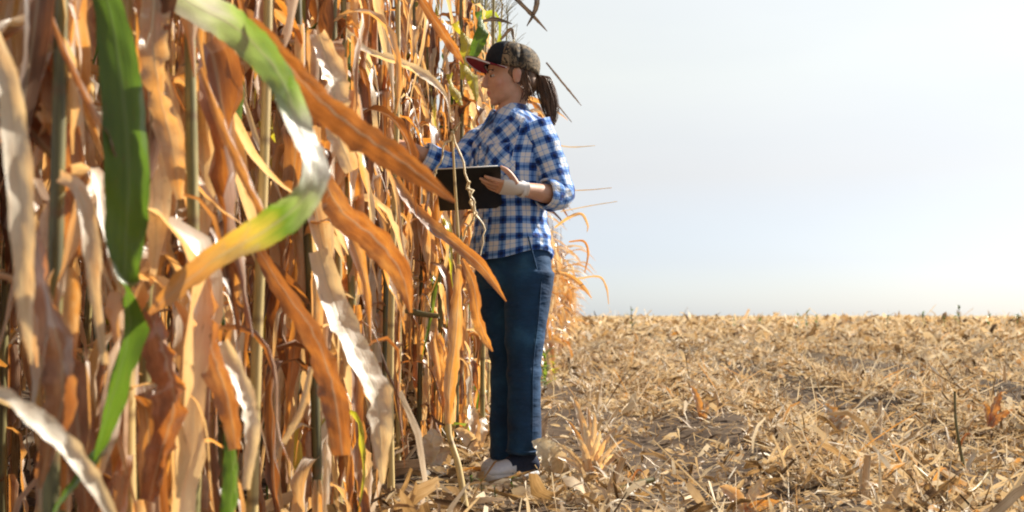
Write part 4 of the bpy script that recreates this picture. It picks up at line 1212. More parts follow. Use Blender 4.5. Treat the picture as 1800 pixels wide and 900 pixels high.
def camo_mat():
    m, nt, out = new_mat('camouflage_cloth')
    tc = N_(nt, 'ShaderNodeTexCoord'); n = N_(nt, 'ShaderNodeTexNoise'); n.inputs['Scale'].default_value = 24; n.inputs['Detail'].default_value = 2; n.inputs['Distortion'].default_value = 1.2
    nt.links.new(tc.outputs['Object'], n.inputs['Vector'])
    c = ramp(nt, [(0.0, (0.018, 0.015, 0.012)), (0.40, (0.075, 0.055, 0.035)), (0.50, (0.18, 0.13, 0.075)), (0.57, (0.028, 0.022, 0.016)), (0.62, (0.27, 0.19, 0.11))], n.outputs[0], 'CONSTANT')
    b = N_(nt, 'ShaderNodeBsdfPrincipled'); b.inputs['Roughness'].default_value = 0.85
    nt.links.new(c, b.inputs['Base Color']); nt.links.new(b.outputs[0], out.inputs[0])
    return m


M['skin'] = skin_mat(); M['plaid'] = plaid_mat(); M['denim'] = denim_mat(); M['camo'] = camo_mat()
M['hair'] = plain_mat('brown_hair', (0.035, 0.016, 0.008), 0.38, 90, (0.19, 0.092, 0.042), 0.5, 0.5, (1, 1, 0.12))
M['maroon'] = plain_mat('maroon_cloth', (0.16, 0.008, 0.018), 0.75, 60, (0.22, 0.014, 0.028), 0.2)
M['black_cloth'] = plain_mat('black_cloth', (0.006, 0.008, 0.012), 0.8, 80, (0.014, 0.016, 0.02), 0.2)
M['white_trim'] = plain_mat('white_trim', (0.70, 0.67, 0.65), 0.7)
M['board'] = plain_mat('black_plastic', (0.010, 0.010, 0.011), 0.45, 40, (0.016, 0.015, 0.014), 0.1)
M['paper'] = plain_mat('paper', (0.78, 0.76, 0.72), 0.8)
M['steel'] = plain_mat('steel', (0.5, 0.5, 0.5), 0.3)
M['navy'] = plain_mat('navy_canvas', (0.008, 0.014, 0.04), 0.8, 70, (0.016, 0.026, 0.06), 0.25)
M['rubber'] = plain_mat('white_rubber', (0.60, 0.60, 0.62), 0.55, 30, (0.45, 0.44, 0.43))
M['pale_canvas'] = plain_mat('pale_canvas', (0.50, 0.54, 0.64), 0.8, 60, (0.62, 0.64, 0.70), 0.25)
M['eye_white'] = plain_mat('eye_white', (0.42, 0.38, 0.34), 0.25)
M['iris'] = plain_mat('iris', (0.03, 0.02, 0.012), 0.2)
M['brow'] = plain_mat('brow_hair', (0.05, 0.026, 0.014), 0.7)

woman = empty('person', (0, 0, 0))
woman.location = (OX, OY, gz(0, OY))
tag(woman, 'woman in blue plaid shirt, jeans and maroon peaked cap standing at the corn', 'person')
ORI = np.array(woman.location)


def wpart(name, VFU, mat, parent=None, sm=True):
    V, F, U = VFU
    o = link(name, mesh_np(name, V - ORI, F, U, mat=mat, smooth=sm), parent or woman)
    return o


def wmesh(name, me, mat, parent=None):
    me.transform(Matrix.Translation(-Vector(ORI))); me.materials.append(mat)
    return link(name, me, parent or woman)


C0 = np.array([0.0, OY, 0.0])
# ---- head frame: she looks to the left of the picture, a little towards the camera
FH = R(74); fH = np.array([-math.sin(FH), -math.cos(FH), 0.0]); lH = np.array([math.cos(FH), -math.sin(FH), 0.0])
pitch = R(-4); fH2 = fH * math.cos(pitch) + UP * math.sin(pitch); uH = np.cross(fH2, lH)
uH = uH if uH[2] > 0 else -uH
HC = W_(896, 138); HF = (lH, fH2, uH)


def hp(l, f, u):
    return HC + lH * l + fH2 * f + uH * u


sk = []
sk.append(ball(hp(0, -0.012, 0.035), 0.074, 0.096, 0.088, HF))          # skull
sk.append(ball(hp(0, 0.022, -0.02), 0.066, 0.070, 0.085, HF))           # face
sk.append(ball(hp(0, 0.040, -0.068), 0.042, 0.046, 0.034, HF))          # jaw
sk.append(ball(hp(0, 0.068, -0.088), 0.019, 0.017, 0.017, HF))          # chin
for s_ in (-1, 1):
    sk.append(ball(hp(0.036 * s_, 0.058, -0.022), 0.024, 0.022, 0.024, HF))   # cheeks
    sk.append(ball(hp(0.026 * s_, 0.082, 0.022), 0.020, 0.010, 0.007, HF))    # brow ridge
    # ear
    sk.append(ball(hp(0.075 * s_, -0.006, -0.004), 0.008, 0.017, 0.030, HF))
    sk.append(ball(hp(0.081 * s_, -0.012, 0.006), 0.005, 0.013, 0.020, HF))
sk.append(solid([(hp(0, 0.086, 0.018), lH, fH2, 0.009, 0.008), (hp(0, 0.098, -0.006), lH, fH2, 0.011, 0.010), (hp(0, 0.104, -0.026), lH, fH2, 0.015, 0.014), (hp(0, 0.092, -0.036), lH, fH2, 0.011, 0.008)], 16))
sk.append(ball(hp(0, 0.085, -0.052), 0.021, 0.012, 0.008, HF))          # upper lip
sk.append(ball(hp(0, 0.082, -0.064), 0.018, 0.012, 0.007, HF))          # lower lip
nb = C0 + np.array([-0.012, 0.0, 1.395])
sk.append(solid([(nb, lT, fT, 0.072, 0.062), (nb + UP * 0.03 + fT * 0.002, lT, fT, 0.056, 0.054), (hp(0, -0.012, -0.085), lH, fH, 0.052, 0.054), (hp(0, -0.016, -0.03), lH, fH, 0.056, 0.058)], 24))
# upper chest under the shirt
sk.append(solid([(nb - UP * 0.20, lT, fT, 0.13, 0.075), (nb - UP * 0.10, lT, fT, 0.15, 0.075), (nb - UP * 0.04, lT, fT, 0.12, 0.06), (nb, lT, fT, 0.07, 0.055)], 24))

# ---- arms
shL = C0 + lT * 0.150 + np.array([0, 0, 1.345]); elL = np.array([0.188, OY - 0.115, 1.085]); wrL = np.array([0.030, OY - 0.262, 1.098])
shR = C0 - lT * 0.150 + np.array([-0.01, 0, 1.345]); elR = np.array([-0.232, OY - 0.02, 1.20]); wrR = np.array([-0.395, OY - 0.10, 1.275])


def limb(a, b, ra, rb, segs=18, n=3, bulge=1.0):
    a = np.asarray(a); b = np.asarray(b); d = nrm((b - a)[None])[0]
    s1 = nrm(np.cross(d, [0.1, 0.3, 1.0])[None])[0]; s2 = np.cross(d, s1)
    rr = []
    for t in np.linspace(0, 1, n + 2):
        r_ = ra + (rb - ra) * t
        r_ *= 1 + (bulge - 1) * math.sin(math.pi * min(1, t * 1.4))
        rr.append((a + (b - a) * t, s1, s2, r_, r_))
    return rr


sk.append(solid(limb(shL, elL, 0.045, 0.038), 18)); sk.append(ball(elL, 0.039, 0.039, 0.039)); sk.append(solid(limb(elL, wrL, 0.040, 0.025, bulge=1.08), 18))
sk.append(solid(limb(shR, elR, 0.045, 0.038), 18)); sk.append(ball(elR, 0.038, 0.038, 0.038)); sk.append(solid(limb(elR, wrR, 0.038, 0.025, bulge=1.08), 18))
# trunk link so that the skin is one continuous figure
sk.append(solid([(shL, lT, UP, 0.03, 0.04), (C0 + np.array([0, 0, 1.33]), lT, UP, 0.08, 0.05), (shR, lT, UP, 0.03, 0.04)], 16))


def hand(wr, d, n, side, curl, spread=0.0, thumb_dir=None, flat=0.0):
    """palm and five fingers: d = finger direction, n = out of the back of the hand, side = towards the thumb"""
    d = nrm(np.asarray(d)[None])[0]; n = nrm((n - d * np.dot(n, d))[None])[0]; s = nrm((side - d * np.dot(side, d) - n * np.dot(side, n))[None])[0]
    out = []
    out.append(solid([(wr - d * 0.02, s, n, 0.026, 0.019), (wr + d * 0.012, s, n, 0.029, 0.018), (wr + d * 0.045, s, n, 0.039, 0.015), (wr + d * 0.082, s, n, 0.040, 0.012)], 18))
    lens = (0.072, 0.080, 0.074, 0.060)
    for k in range(4):
        off = (0.030 - 0.020 * k)
        p = wr + d * (0.074 - 0.004 * abs(k - 1)) + s * off
        dd = d + s * (0.16 - 0.1 * k) * spread
        rad = 0.0088 - 0.0006 * k
        pts = [p]
        ang = 0.0
        for j, fr in enumerate((0.45, 0.30, 0.25)):
            ang += curl[k] * (0.8 if j == 0 else 1.0)
            v = nrm((dd * math.cos(ang) - n * math.sin(ang))[None])[0]
            pts.append(pts[-1] + v * lens[k] * fr)
        rr = []
        for j, q in enumerate(pts):
            t = nrm((pts[min(j + 1, 3)] - pts[max(j - 1, 0)])[None])[0]
            b_ = nrm(np.cross(t, s)[None])[0]
            rr.append((q, nrm(np.cross(b_, t)[None])[0], b_, rad * (1, 0.96, 0.9, 0.72)[j], rad * (1, 0.96, 0.9, 0.66)[j]))
        out.append(solid(rr, 12)); out.append(ball(pts[-1], rad * 0.72, rad * 0.72, rad * 0.72, None, 10, 8))
    td = thumb_dir if thumb_dir is not None else nrm((d * 0.7 + s * 0.7 - n * 0.2)[None])[0]
    p = wr + d * 0.022 + s * 0.024; t1 = p + td * 0.034; t2 = t1 + nrm((td + d * 0.35)[None])[0] * 0.028; t3 = t2 + nrm((td * 0.6 + d * 0.7)[None])[0] * 0.022
    rr = []
    pts = [p, t1, t2, t3]
    for j, q in enumerate(pts):
        t = nrm((pts[min(j + 1, 3)] - pts[max(j - 1, 0)])[None])[0]; b_ = nrm(np.cross(t, n)[None])[0]
        rr.append((q, b_, np.cross(t, b_), (0.014, 0.0115, 0.0105, 0.008)[j], (0.014, 0.0115, 0.0105, 0.008)[j]))
    out.append(solid(rr, 12)); out.append(ball(t3, 0.008, 0.008, 0.008, None, 10, 8))
    return out


# clipboard plane first: the near edge is up, the underside faces the camera
E1 = nrm(np.array([[1.0, 0.02, 0.055]]))[0]
ED = np.array([-0.10, 0.86, -0.46]); ED = nrm((ED - E1 * np.dot(ED, E1))[None])[0]
EN = np.cross(E1, ED); EN = -EN if EN[1] > 0 else EN          # out of the underside, towards the camera and down
top_mid = np.array([-0.158, 3.752, 1.160])
bw, bh, bt = 0.236, 0.262, 0.004
hL = nrm((wrL - elL)[None])[0]
dL = nrm((hL * 0.35 + np.array([-0.95, -0.10, 0.06]))[None])[0]
sk += hand(wrL, dL, EN, -ED, (0.10, 0.14, 0.2, 0.28), 0.6, thumb_dir=nrm((-EN * 0.7 + dL * 0.5 - ED * 0.5)[None])[0])
sk += hand(wrR, np.array([-0.85, -0.25, 0.15]), np.array([0.2, -0.6, 0.75]), np.array([0.2, -0.7, -0.2]), (0.35, 0.4, 0.45, 0.5), 0.5)
body = remeshed('body', sk, 0.0028, 5, 0.5)
# lips and cheeks are redder skin
att = body.attributes.new('blush', 'FLOAT', 'POINT')
lipc = Vector(hp(0, 0.092, -0.058)); chk = [Vector(hp(0.05 * s_, 0.05, -0.03)) for s_ in (-1, 1)]; eark = [Vector(hp(0.08 * s_, -0.008, -0.006)) for s_ in (-1, 1)]
vals = []
for v in body.vertices:
    q = v.co - lipc
    a = max(0, 1 - ((q.dot(Vector(lH)) / 0.022) ** 2 + (q.dot(Vector(uH)) / 0.013) ** 2 + (q.dot(Vector(fH2)) / 0.018) ** 2)) * 1.0
    a += 0.35 * max(max(0, 1 - (v.co - c).length / 0.035) for c in chk) + 0.35 * max(max(0, 1 - (v.co - c).length / 0.03) for c in eark)
    vals.append(min(1, a))
att.data.foreach_set('value', vals)
bodyo = wmesh('body', body, M['skin'])
for s_ in (-1, 1):
    e = wpart('eye', ball(hp(0.030 * s_, 0.074, 0.004), 0.0115, 0.0115, 0.0062, HF, 14, 10), M['eye_white'], bodyo)
    wpart('iris', ball(hp(0.031 * s_, 0.0845, 0.004), 0.0055, 0.0035, 0.0058, HF, 10, 8), M['iris'], bodyo)
    pb = [hp(0.014 * s_, 0.092, 0.020), hp(0.030 * s_, 0.090, 0.026), hp(0.048 * s_, 0.078, 0.022)]
    wpart('eyebrow', tube(catmull(pb, 8), [0.0022, 0.003, 0.0034, 0.0034, 0.0032, 0.003, 0.0024, 0.0016], 6), M['brow'], bodyo)

# ---- jeans
hipL = C0 + lT * 0.085 + np.array([0.012, 0, 0.0]); hipR = C0 - lT * 0.085 + np.array([0.0, 0, 0.0])
jp = []
pel = C0 + np.array([0.004, 0, 0.0])
jp.append(solid([(pel + UP * 0.74, lT, fT, 0.150, 0.105), (pel + UP * 0.80, lT, fT, 0.172, 0.122), (pel + UP * 0.86, lT, fT, 0.170, 0.124), (pel + UP * 0.92, lT, fT, 0.158, 0.112), (pel + UP * 0.97, lT, fT, 0.148, 0.104)], 32, power=2.2))


def leg(hip, knee, ank, r):
    z = [hip, hip + (knee - hip) * 0.45, knee, knee + (ank - knee) * 0.45, ank]
    return solid([(z[0], lT, fT, r[0], r[0] * 1.08), (z[1], lT, fT, r[1], r[1] * 1.1), (z[2], lT, fT, r[2], r[2] * 1.08), (z[3], lT, fT, r[3], r[3] * 1.1), (z[4], lT, fT, r[4], r[4] * 1.16)], 26)


kL = np.array([0.046, OY - 0.075, 0.455]); aL = np.array([0.046, OY - 0.062, 0.105])
kR = np.array([-0.022, OY + 0.055, 0.455]); aR = np.array([-0.022, OY + 0.07, 0.070])
jp.append(leg(hipL + UP * 0.80, kL, aL, (0.094, 0.080, 0.064, 0.061, 0.060)))
jp.append(leg(hipR + UP * 0.80, kR, aR, (0.094, 0.080, 0.064, 0.060, 0.060)))
jeans = remeshed('jeans', jp, 0.007, 6, 0.5)
displace(jeans, 0.0075, 8, 3, 1.5, lambda p: 0.45 + 1.0 * max(0, 1 - abs(p.z - 0.45) / 0.16) + 0.8 * max(0, 1 - abs(p.z - 0.14) / 0.12) + 0.6 * max(0, 1 - abs(p.z - 0.8) / 0.1))
jo = wmesh('jeans', jeans, M['denim'])
# side pocket edge, side seam and hem of the near leg
sidep = [pel + UP * z + lT * (0.171 if z > 0.8 else 0.162) + fT * (0.02 + (z - 0.80) * 0.35) for z in (0.93, 0.89, 0.85, 0.81)]
wpart('pocket_edge', tube(catmull(sidep, 12) + lT * 0.004, 0.0032, 6), M['denim'], jo)
seam = [hipL + UP * 0.78 + lT * 0.088, hipL * 0.5 + kL * 0.5 + UP * 0.40 * 0 + lT * 0.084, kL + lT * 0.068, kL * 0.5 + aL * 0.5 + lT * 0.064, aL + UP * 0.03 + lT * 0.062]
seam[1][2] = 0.62
wpart('side_seam', tube(catmull(seam, 24) + fT * 0.01, 0.0028, 6), M['denim'], jo)
hem = [aL + lT * 0.061 * math.cos(a) + fT * 0.071 * math.sin(a) + UP * (0.012) for a in np.linspace(0, 6.283, 25)]
wpart('hem', tube(np.array(hem), 0.0042, 6, cap=False), M['denim'], jo)

# ---- shoes
def shoe(heel, toe, lift, near):
    heel = np.array(heel); toe = np.array(toe); d = nrm((toe - heel)[None])[0]; s = np.array([-d[1], d[0], 0.0]); L = np.linalg.norm(toe - heel)
    P = lambda t, h: heel + d * L * t + UP * h
    root = None
    up = solid([(P(0.02, 0.050), s, UP, 0.026, 0.030), (P(0.12, 0.058), s, UP, 0.033, 0.046), (P(0.28, 0.062), s, UP, 0.035, 0.052), (P(0.45, 0.056), s, UP, 0.039, 0.044),
                (P(0.60, 0.047), s, UP, 0.044, 0.032)], 22)
    body_ = wpart('shoe', up, M['navy'])
    wpart('toe_box', solid([(P(0.52, 0.046), s, UP, 0.043, 0.034), (P(0.70, 0.041), s, UP, 0.047, 0.029), (P(0.88, 0.034), s, UP, 0.042, 0.022), (P(0.985, 0.028), s, UP, 0.022, 0.012)], 22), M['pale_canvas'], body_)
    out = []
    for t, w in ((0.0, 0.020), (0.05, 0.031), (0.25, 0.037), (0.45, 0.041), (0.65, 0.048), (0.85, 0.045), (0.96, 0.032), (1.01, 0.012)):
        out.append((P(t, 0.013), s, UP, w, 0.015))
    wpart('sole', solid(out, 20, power=3.2), M['rubber'], body_)
    for t in (0.40, 0.47, 0.54):
        lp = [P(t, 0.080 - (t - 0.38) * 0.11) + s * w for w in (-0.026, -0.012, 0.0, 0.012, 0.026)]
        lp = np.array(lp); lp[[0, 4], 2] -= 0.014
        wpart('lace', tube(catmull(lp, 9), 0.0035, 6), M['rubber'], body_)
    return body_


g1 = ORI[2]
shoe((0.098, OY - 0.016, 0.010), (-0.098, OY - 0.132, 0.010), 0, True)
shoe((0.065, OY + 0.135, 0.010), (-0.115, OY + 0.045, 0.010), 0, False)

# ---- shirt: trunk, sleeves, collar, cuffs, pocket, buttons
tc_ = lambda z, fo=0.0: C0 + np.array([0.0, 0, z]) + fT * fo
rings = [(tc_(0.848, 0.006), lT, fT, 0.183, 0.142), (tc_(0.90, 0.006), lT, fT, 0.178, 0.137), (tc_(0.97, 0.006), lT, fT, 0.166, 0.126), (tc_(1.04, 0.006), lT, fT, 0.158, 0.120), (tc_(1.12, 0.010), lT, fT, 0.163, 0.127),
         (tc_(1.20, 0.018), lT, fT, 0.174, 0.138), (tc_(1.27, 0.014), lT, fT, 0.184, 0.132), (tc_(1.33, 0.004), lT, fT, 0.186, 0.113), (tc_(1.372, 0.0), lT, fT, 0.160, 0.092),
         (tc_(1.402, 0.0), lT, fT, 0.118, 0.076), (tc_(1.425, 0.0), lT, fT, 0.080, 0.066)]
SEG = 64
V, F, U = loft(rings, SEG, 2.25, sub=6, wr=0.0105, wscale=7.5, seed=4)
# curved shirt tail: higher at the sides
n_r = len(V) // (SEG + 1)
ang = np.tile(np.linspace(0, 2 * np.pi, SEG + 1), n_r); low = np.clip((0.95 - V[:, 2]) / 0.10, 0, 1)
V[:, 2] += low * 0.035 * np.abs(np.cos(ang)) ** 3
shirt_me = mesh_np('shirt', V - ORI, F, U, mat=M['plaid'])
# the yoke and the chest are cut on the bias: the checks run diagonally there
uvl = shirt_me.uv_layers[0].data
for p in shirt_me.polygons:
    c = p.center + Vector(ORI)
    q = (np.array(c) - C0) @ fT; zl = c.z + 0.02 * math.sin(c.x * 40)
    if c.z > 1.355 or (q > 0.03 and 1.15 < c.z <= 1.355 and abs((np.array(c) - C0) @ lT) < 0.145):
        for li in p.loop_indices:
            u_, v_ = uvl[li].uv
            if c.z <= 1.355 or q > 0:
                uvl[li].uv = ((u_ + v_) * 0.7071, (v_ - u_) * 0.7071)
md = None
shirt = link('shirt', shirt_me, woman)


def sleeve(a, e, b, ra, re, rb, seed, cuffr):
    a, e, b = map(np.asarray, (a, e, b))
    d1 = nrm((e - a)[None])[0]; d2 = nrm((b - e)[None])[0]; side = nrm(np.cross(d1, d2)[None])[0]
    rr = []
    pts = [(a - d1 * 0.02, d1, ra * 0.86), (a + d1 * 0.05, d1, ra), (a + (e - a) * 0.5, d1, ra * 0.93), (e - d1 * 0.03, nrm((d1 * 0.8 + d2 * 0.2)[None])[0], re), (e + (d2 - d1) * 0.010, nrm((d1 + d2)[None])[0], re * 1.06), (e + d2 * 0.045, d2, re * 0.98), (b, d2, rb)]
    for p, d, r_ in pts:
        s1 = side - d * np.dot(side, d); s1 = nrm(s1[None])[0]
        rr.append((p, s1, np.cross(d, s1), r_, r_ * 1.05))
    wpart('sleeve', loft(rr, 34, 2.0, sub=6, wr=0.0085, wscale=10, seed=seed), M['plaid'], shirt)
    s1 = nrm((side - d2 * np.dot(side, d2))[None])[0]; s2 = np.cross(d2, s1)
    wpart('cuff', loft([(b - d2 * 0.050, s1, s2, cuffr * 1.05, cuffr * 1.08), (b - d2 * 0.025, s1, s2, cuffr * 1.12, cuffr * 1.14), (b + d2 * 0.004, s1, s2, cuffr * 1.05, cuffr * 1.08), (b + d2 * 0.006, s1, s2, cuffr * 0.9, cuffr * 0.92), (b - d2 * 0.02, s1, s2, cuffr * 0.86, cuffr * 0.88)], 30, 2.0, sub=4, wr=0.004, wscale=16, seed=seed + 2), M['plaid'], shirt)


sleeve(shL, elL, elL + (wrL - elL) * 0.40, 0.066, 0.056, 0.050, 7, 0.053)
sleeve(shR, elR, elR + (wrR - elR) * 0.62, 0.066, 0.054, 0.048, 12, 0.050)
# collar: two wings folded over a stand, open at the throat
nk = C0 + np.array([-0.008, 0, 1.402]) + fT * 0.004
for s_ in (-1, 1):
    t = np.linspace(0.26, math.pi - 0.02, 16)
    inner, outer, edge = [], [], []
    for a in t:
        dv = fT * math.cos(a) + lT * s_ * math.sin(a)
        open_ = max(0, 1 - a / 1.0)
        inner.append(nk + dv * np.array(0.064) + UP * (0.040 - 0.045 * open_) + fT * 0.012 * open_)
        outer.append(nk + dv * (0.071) + UP * (0.044 - 0.045 * open_) + fT * 0.014 * open_)
        edge.append(nk + dv * (0.094 + 0.012 * open_) + UP * (-0.006 - 0.070 * open_) + fT * 0.016 * open_ + lT * s_ * 0.022 * open_)
    rows = np.array([inner, outer, edge]); rows = np.concatenate([rows, rows[2:3] - np.array([0, 0, 0.003])], 0)
    idx = np.arange(rows.shape[0] * 16).reshape(rows.shape[0], 16)
    Fc = np.stack([idx[:-1, :-1], idx[:-1, 1:], idx[1:, 1:], idx[1:, :-1]], -1).reshape(-1, 4)
    Uc = np.stack([np.tile(np.linspace(0, 0.18, 16), rows.shape[0]) + 0.01, np.repeat([0.0, 0.012, 0.055, 0.058], 16)], -1)
    Uc = np.stack([(Uc[:, 0] + Uc[:, 1]) * 0.7071, (Uc[:, 1] - Uc[:, 0]) * 0.7071], -1)
    o = wpart('collar', (rows.reshape(-1, 3), Fc, Uc), M['plaid'], shirt)
    sd = o.modifiers.new('thick', 'SOLIDIFY'); sd.thickness = 0.004
# button placket and buttons down the front
pl = []
for z in np.linspace(0.87, 1.37, 22):
    b_ = np.interp(z, [r_[0][2] for r_ in rings], [r_[4] for r_ in rings]); fo = np.interp(z, [r_[0][2] for r_ in rings], [np.dot(r_[0] - C0, fT) for r_ in rings])
    pl.append(C0 + UP * z + fT * (fo + b_ + 0.005))
pl = np.array(pl)
V, F, U = ribbon(pl, np.full(22, 0.034), np.tile(lT, (22, 1)), 0.25, 0.01, 4, 3)
U = U * np.array([0.034, 0.5]) + np.array([0.02, 0])
o = wpart('placket', (V, F, U), M['plaid'], shirt); sd = o.modifiers.new('thick', 'SOLIDIFY'); sd.thickness = 0.004
for k in range(2, 21, 3):
    wpart('button', ball(pl[k] + fT * 0.005, 0.0055, 0.0025, 0.0055, (lT, fT, UP), 10, 6), M['white_trim'], shirt)
# breast pockets with pointed flaps
for s_ in (-1, 1):
    pc = C0 + UP * 1.225 + lT * 0.088 * s_ + fT * 0.02
    grid = []
    for v_ in np.linspace(0.055, -0.06, 8):
        row = []
        for u_ in np.linspace(-0.048, 0.048, 8):
            l_ = 0.088 * s_ + u_; z = 1.225 + v_
            ra_ = np.interp(z, [r_[0][2] for r_ in rings], [r_[3] for r_ in rings]); rb_ = np.interp(z, [r_[0][2] for r_ in rings], [r_[4] for r_ in rings]); fo = np.interp(z, [r_[0][2] for r_ in rings], [np.dot(r_[0] - C0, fT) for r_ in rings])
            f_ = rb_ * max(0, 1 - abs(l_ / ra_) ** 2.25) ** (1 / 2.25)
            row.append(C0 + UP * (z - (0.012 * (1 - abs(u_) / 0.048) if v_ < -0.05 else 0)) + lT * l_ + fT * (fo + f_ + 0.0065))
        grid.append(row)
    gr = np.array(grid); idx = np.arange(64).reshape(8, 8)
    Fc = np.stack([idx[:-1, :-1], idx[:-1, 1:], idx[1:, 1:], idx[1:, :-1]], -1).reshape(-1, 4)
    uu, vv = np.meshgrid(np.linspace(0, 0.096, 8), np.linspace(0, 0.115, 8))
    Uc = np.stack([((uu + vv) * 0.7071).ravel(), ((vv - uu) * 0.7071).ravel()], -1)
    o = wpart('pocket', (gr.reshape(-1, 3), Fc, Uc), M['plaid'], shirt); sd = o.modifiers.new('thick', 'SOLIDIFY'); sd.thickness = 0.003

# ---- pale band at the left wrist
bw_c = wrL - hL * 0.006
s1 = nrm(np.cross(hL, UP)[None])[0]; s2 = np.cross(hL, s1)
wpart('wristband', loft([(bw_c - hL * 0.011, s1, s2, 0.0285, 0.0285), (bw_c, s1, s2, 0.0305, 0.0305), (bw_c + hL * 0.011, s1, s2, 0.0285, 0.0285)], 24, sub=3), M['white_trim'])

gd = dL; gn = nrm((EN - gd * np.dot(EN, gd))[None])[0]; gs = nrm((-ED - gd * np.dot(-ED, gd) - gn * np.dot(-ED, gn))[None])[0]  # white shell over the palm and wrist, open at the fingers
gl = wpart('shell', loft([(wrL - gd * 0.030, gs, gn, 0.028, 0.024), (wrL - gd * 0.012, gs, gn, 0.0285, 0.0225), (wrL + gd * 0.012, gs, gn, 0.032, 0.021), (wrL + gd * 0.045, gs, gn, 0.042, 0.018), (wrL + gd * 0.070, gs, gn, 0.0425, 0.0155),
                         (wrL + gd * 0.071, gs, gn, 0.040, 0.013)], 28, sub=4, wr=0.0012, wscale=40), M['white_trim'])
gl['label'] = 'white fingerless glove on the hand under the clipboard'

# ---- hair: close on the skull, and a ponytail
hs = []
hs.append(ball(hp(0, -0.024, 0.030), 0.079, 0.092, 0.090, HF, 28, 20))
hs.append(ball(hp(0, -0.066, -0.022), 0.060, 0.044, 0.050, HF, 20, 14))
hair_me = remeshed('hair', hs, 0.005, 4)
hair = wmesh('hair', hair_me, M['hair'])
r = np.random.default_rng(8); parts = []
root_p = hp(0, -0.104, 0.005)
path = [root_p, W_(953, 138, PY + 0.02), W_(962, 165, PY + 0.025), W_(968, 195, PY + 0.02), W_(972, 220, PY + 0.01)]
for k in range(340):
    a = r.uniform(0, 6.28); q = math.sqrt(r.uniform()); n = 14
    Cc = catmull(path, n); t = np.linspace(0, 1, n)
    env = 0.012 + 0.027 * np.sin(np.pi * np.clip(t * 0.85 + 0.1, 0, 1)) - 0.012 * np.clip(t - 0.8, 0, 1) * 5 * q
    off = (np.array([1.0, 0, 0]) * math.cos(a) + np.array([0, 1.0, 0]) * math.sin(a)) * q
    Cc = Cc + env[:, None] * off + 0.004 * np.sin(t * r.uniform(3, 8) + r.uniform(0, 6))[:, None] * np.array([1, 0.5, 0])
    m = int(r.integers(11, 15)); Cc = Cc[:m]
    parts.append(tube(Cc, 0.0017 * (1 - 0.55 * np.linspace(0, 1, m)), 5))
wpart('ponytail', join(parts), M['hair'], hair)
parts = []
for k in range(26):                         # loose strands in front of and under the ear
    a0 = hp(0.074 + r.normal(0, 0.003), -0.035 + r.normal(0, 0.010), 0.01 + r.normal(0, 0.008))
    a1 = hp(0.070, -0.05 + r.normal(0, 0.012), -0.045 + r.normal(0, 0.012)); a2 = hp(0.055, -0.058 + r.normal(0, 0.018), -0.085 + r.normal(0, 0.015))
    parts.append(tube(catmull([a0, a1, a2], 8), 0.0016, 4, cap=False))
wpart('loose_strands', join(parts), M['hair'], hair)

# ---- cap
capT = R(-13)                                # tilt: lower at the back
cf = fH2 * math.cos(capT) - uH * math.sin(capT); cu = uH * math.cos(capT) + fH2 * math.sin(capT)
cc = hp(0, -0.014, 0.044)
rows = []
nu, nv = 40, 14
for i in range(nv):
    t = i / (nv - 1) * (math.pi / 2 - 0.03)
    a = np.linspace(0, 2 * np.pi, nu + 1)
    h = math.sin(t) ** 0.92 * 0.088; rr = math.cos(t) ** 0.72
    rx, ry = 0.0865 * rr, 0.107 * rr
    bulge = 1 + 0.03 * math.sin(2 * t)
    rows.append(cc + (np.cos(a) * rx * bulge)[:, None] * lH + (np.sin(a) * ry * bulge)[:, None] * cf + (h * np.ones(nu + 1) + 0.006 * np.maximum(0, np.sin(a)) * math.sin(2 * t))[:, None] * cu)
rows = np.array(rows)
band = rows[0:1] - cu * 0.020
rows = np.concatenate([band, rows], 0)
idx = np.arange(rows.shape[0] * (nu + 1)).reshape(rows.shape[0], nu + 1)
Fall = np.stack([idx[:-1, :-1], idx[:-1, 1:], idx[1:, 1:], idx[1:, :-1]], -1)
Ucap = np.zeros((rows.shape[0] * (nu + 1), 2))
mid = np.linspace(0, 2 * np.pi, nu + 1)[:-1] + np.pi / nu
front = np.abs(np.angle(np.exp(1j * (mid - math.pi / 2)))) < R(50)
cap = wpart('cap', (rows.reshape(-1, 3), Fall[:, ~front].reshape(-1, 4), Ucap), M['camo'])
cap.modifiers.new('thick', 'SOLIDIFY').thickness = 0.003
fp = wpart('front_panel', (rows.reshape(-1, 3), Fall[:, front].reshape(-1, 4), Ucap), M['black_cloth'], cap)
fp.modifiers.new('thick', 'SOLIDIFY').thickness = 0.003
wpart('top_button', ball(cc + cu * 0.092, 0.007, 0.007, 0.004, (lH, cf, cu), 12, 8), M['camo'], cap)
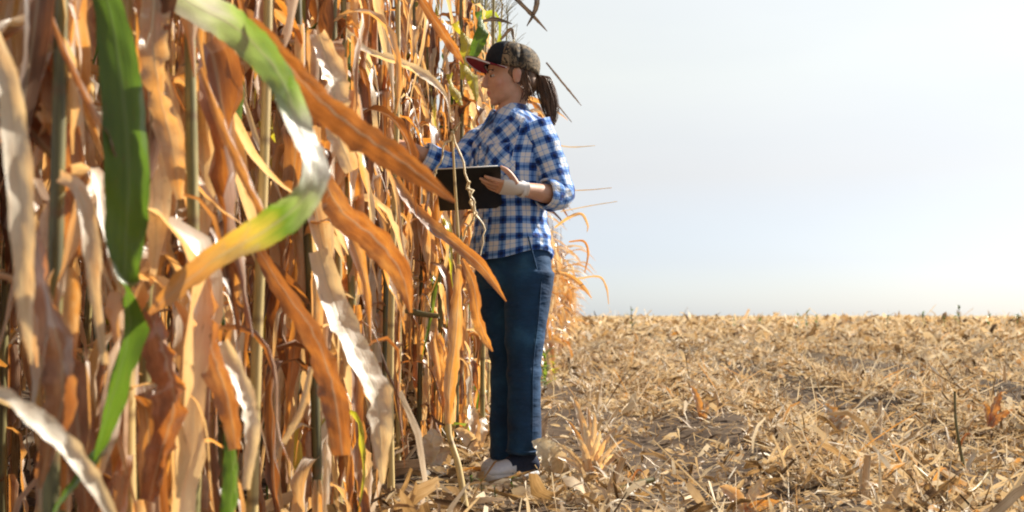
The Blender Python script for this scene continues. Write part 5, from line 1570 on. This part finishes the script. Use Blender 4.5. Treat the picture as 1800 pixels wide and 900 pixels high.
# peak
gr = []
for i, t in enumerate(np.linspace(0, 1, 10)):
    row = []
    for a in np.linspace(R(-68), R(68), 21):
        b0 = np.array([math.sin(a) * 0.0865, math.cos(a) * 0.107])
        b1 = np.array([math.sin(a) * 0.080, 0.040 + 0.148 * math.cos(a) ** 0.8])
        q = b0 + (b1 - b0) * t
        dz = -0.016 - 0.018 * (abs(q[0]) / 0.08) ** 2 + 0.012 * t * math.cos(a)
        row.append(cc + lH * q[0] + cf * q[1] + cu * dz)
    gr.append(row)
gr = np.array(gr); idx = np.arange(210).reshape(10, 21)
Fp = np.stack([idx[:-1, :-1], idx[:-1, 1:], idx[1:, 1:], idx[1:, :-1]], -1).reshape(-1, 4)
pk = wpart('peak', (gr.reshape(-1, 3), Fp, np.zeros((210, 2))), M['maroon'], cap); sd = pk.modifiers.new('thick', 'SOLIDIFY'); sd.thickness = 0.005
wpart('piping', tube(gr[-1], 0.0030, 6), M['white_trim'], cap)
wpart('peak_seam', tube(gr[0] + cu * 0.004, 0.0032, 6), M['white_trim'], cap)

# ---- clipboard (held)
def slab(c, e1, e2, n, w, h, t, bev=0.0):
    v = []
    for k in (0, 1):
        for a, b in ((-1, -1), (1, -1), (1, 1), (-1, 1)):
            v.append(c + e1 * a * w / 2 + e2 * b * h / 2 + n * (k - 0.5) * t)
    f = [(0, 3, 2, 1), (4, 5, 6, 7), (0, 1, 5, 4), (1, 2, 6, 5), (2, 3, 7, 6), (3, 0, 4, 7)]
    return np.array(v), np.array(f), np.zeros((8, 2))


bc = top_mid + ED * bh / 2
cb = empty('clipboard', Vector(bc)); tag(cb, 'black clipboard held in front of the plaid shirt, a sheet of paper on it', 'clipboard')


def cpart(name, vfu, mat, bev=0.002):
    V, F, U = vfu
    o = link(name, mesh_np(name, V - bc, F, U, mat=mat, smooth=False), cb)
    if bev:
        b = o.modifiers.new('bevel', 'BEVEL'); b.width = bev; b.segments = 2
    return o


cpart('board', slab(bc, E1, ED, EN, bw, bh, bt), M['board'], 0.0015)
cpart('paper', slab(bc - EN * 0.0035 - ED * 0.004, E1, ED, EN, bw - 0.02, bh - 0.004, 0.0024), M['paper'], 0)
cpart('clip', slab(bc - EN * 0.008 + ED * (bh / 2 - 0.02), E1, ED, EN, 0.09, 0.03, 0.006), M['steel'], 0.001)
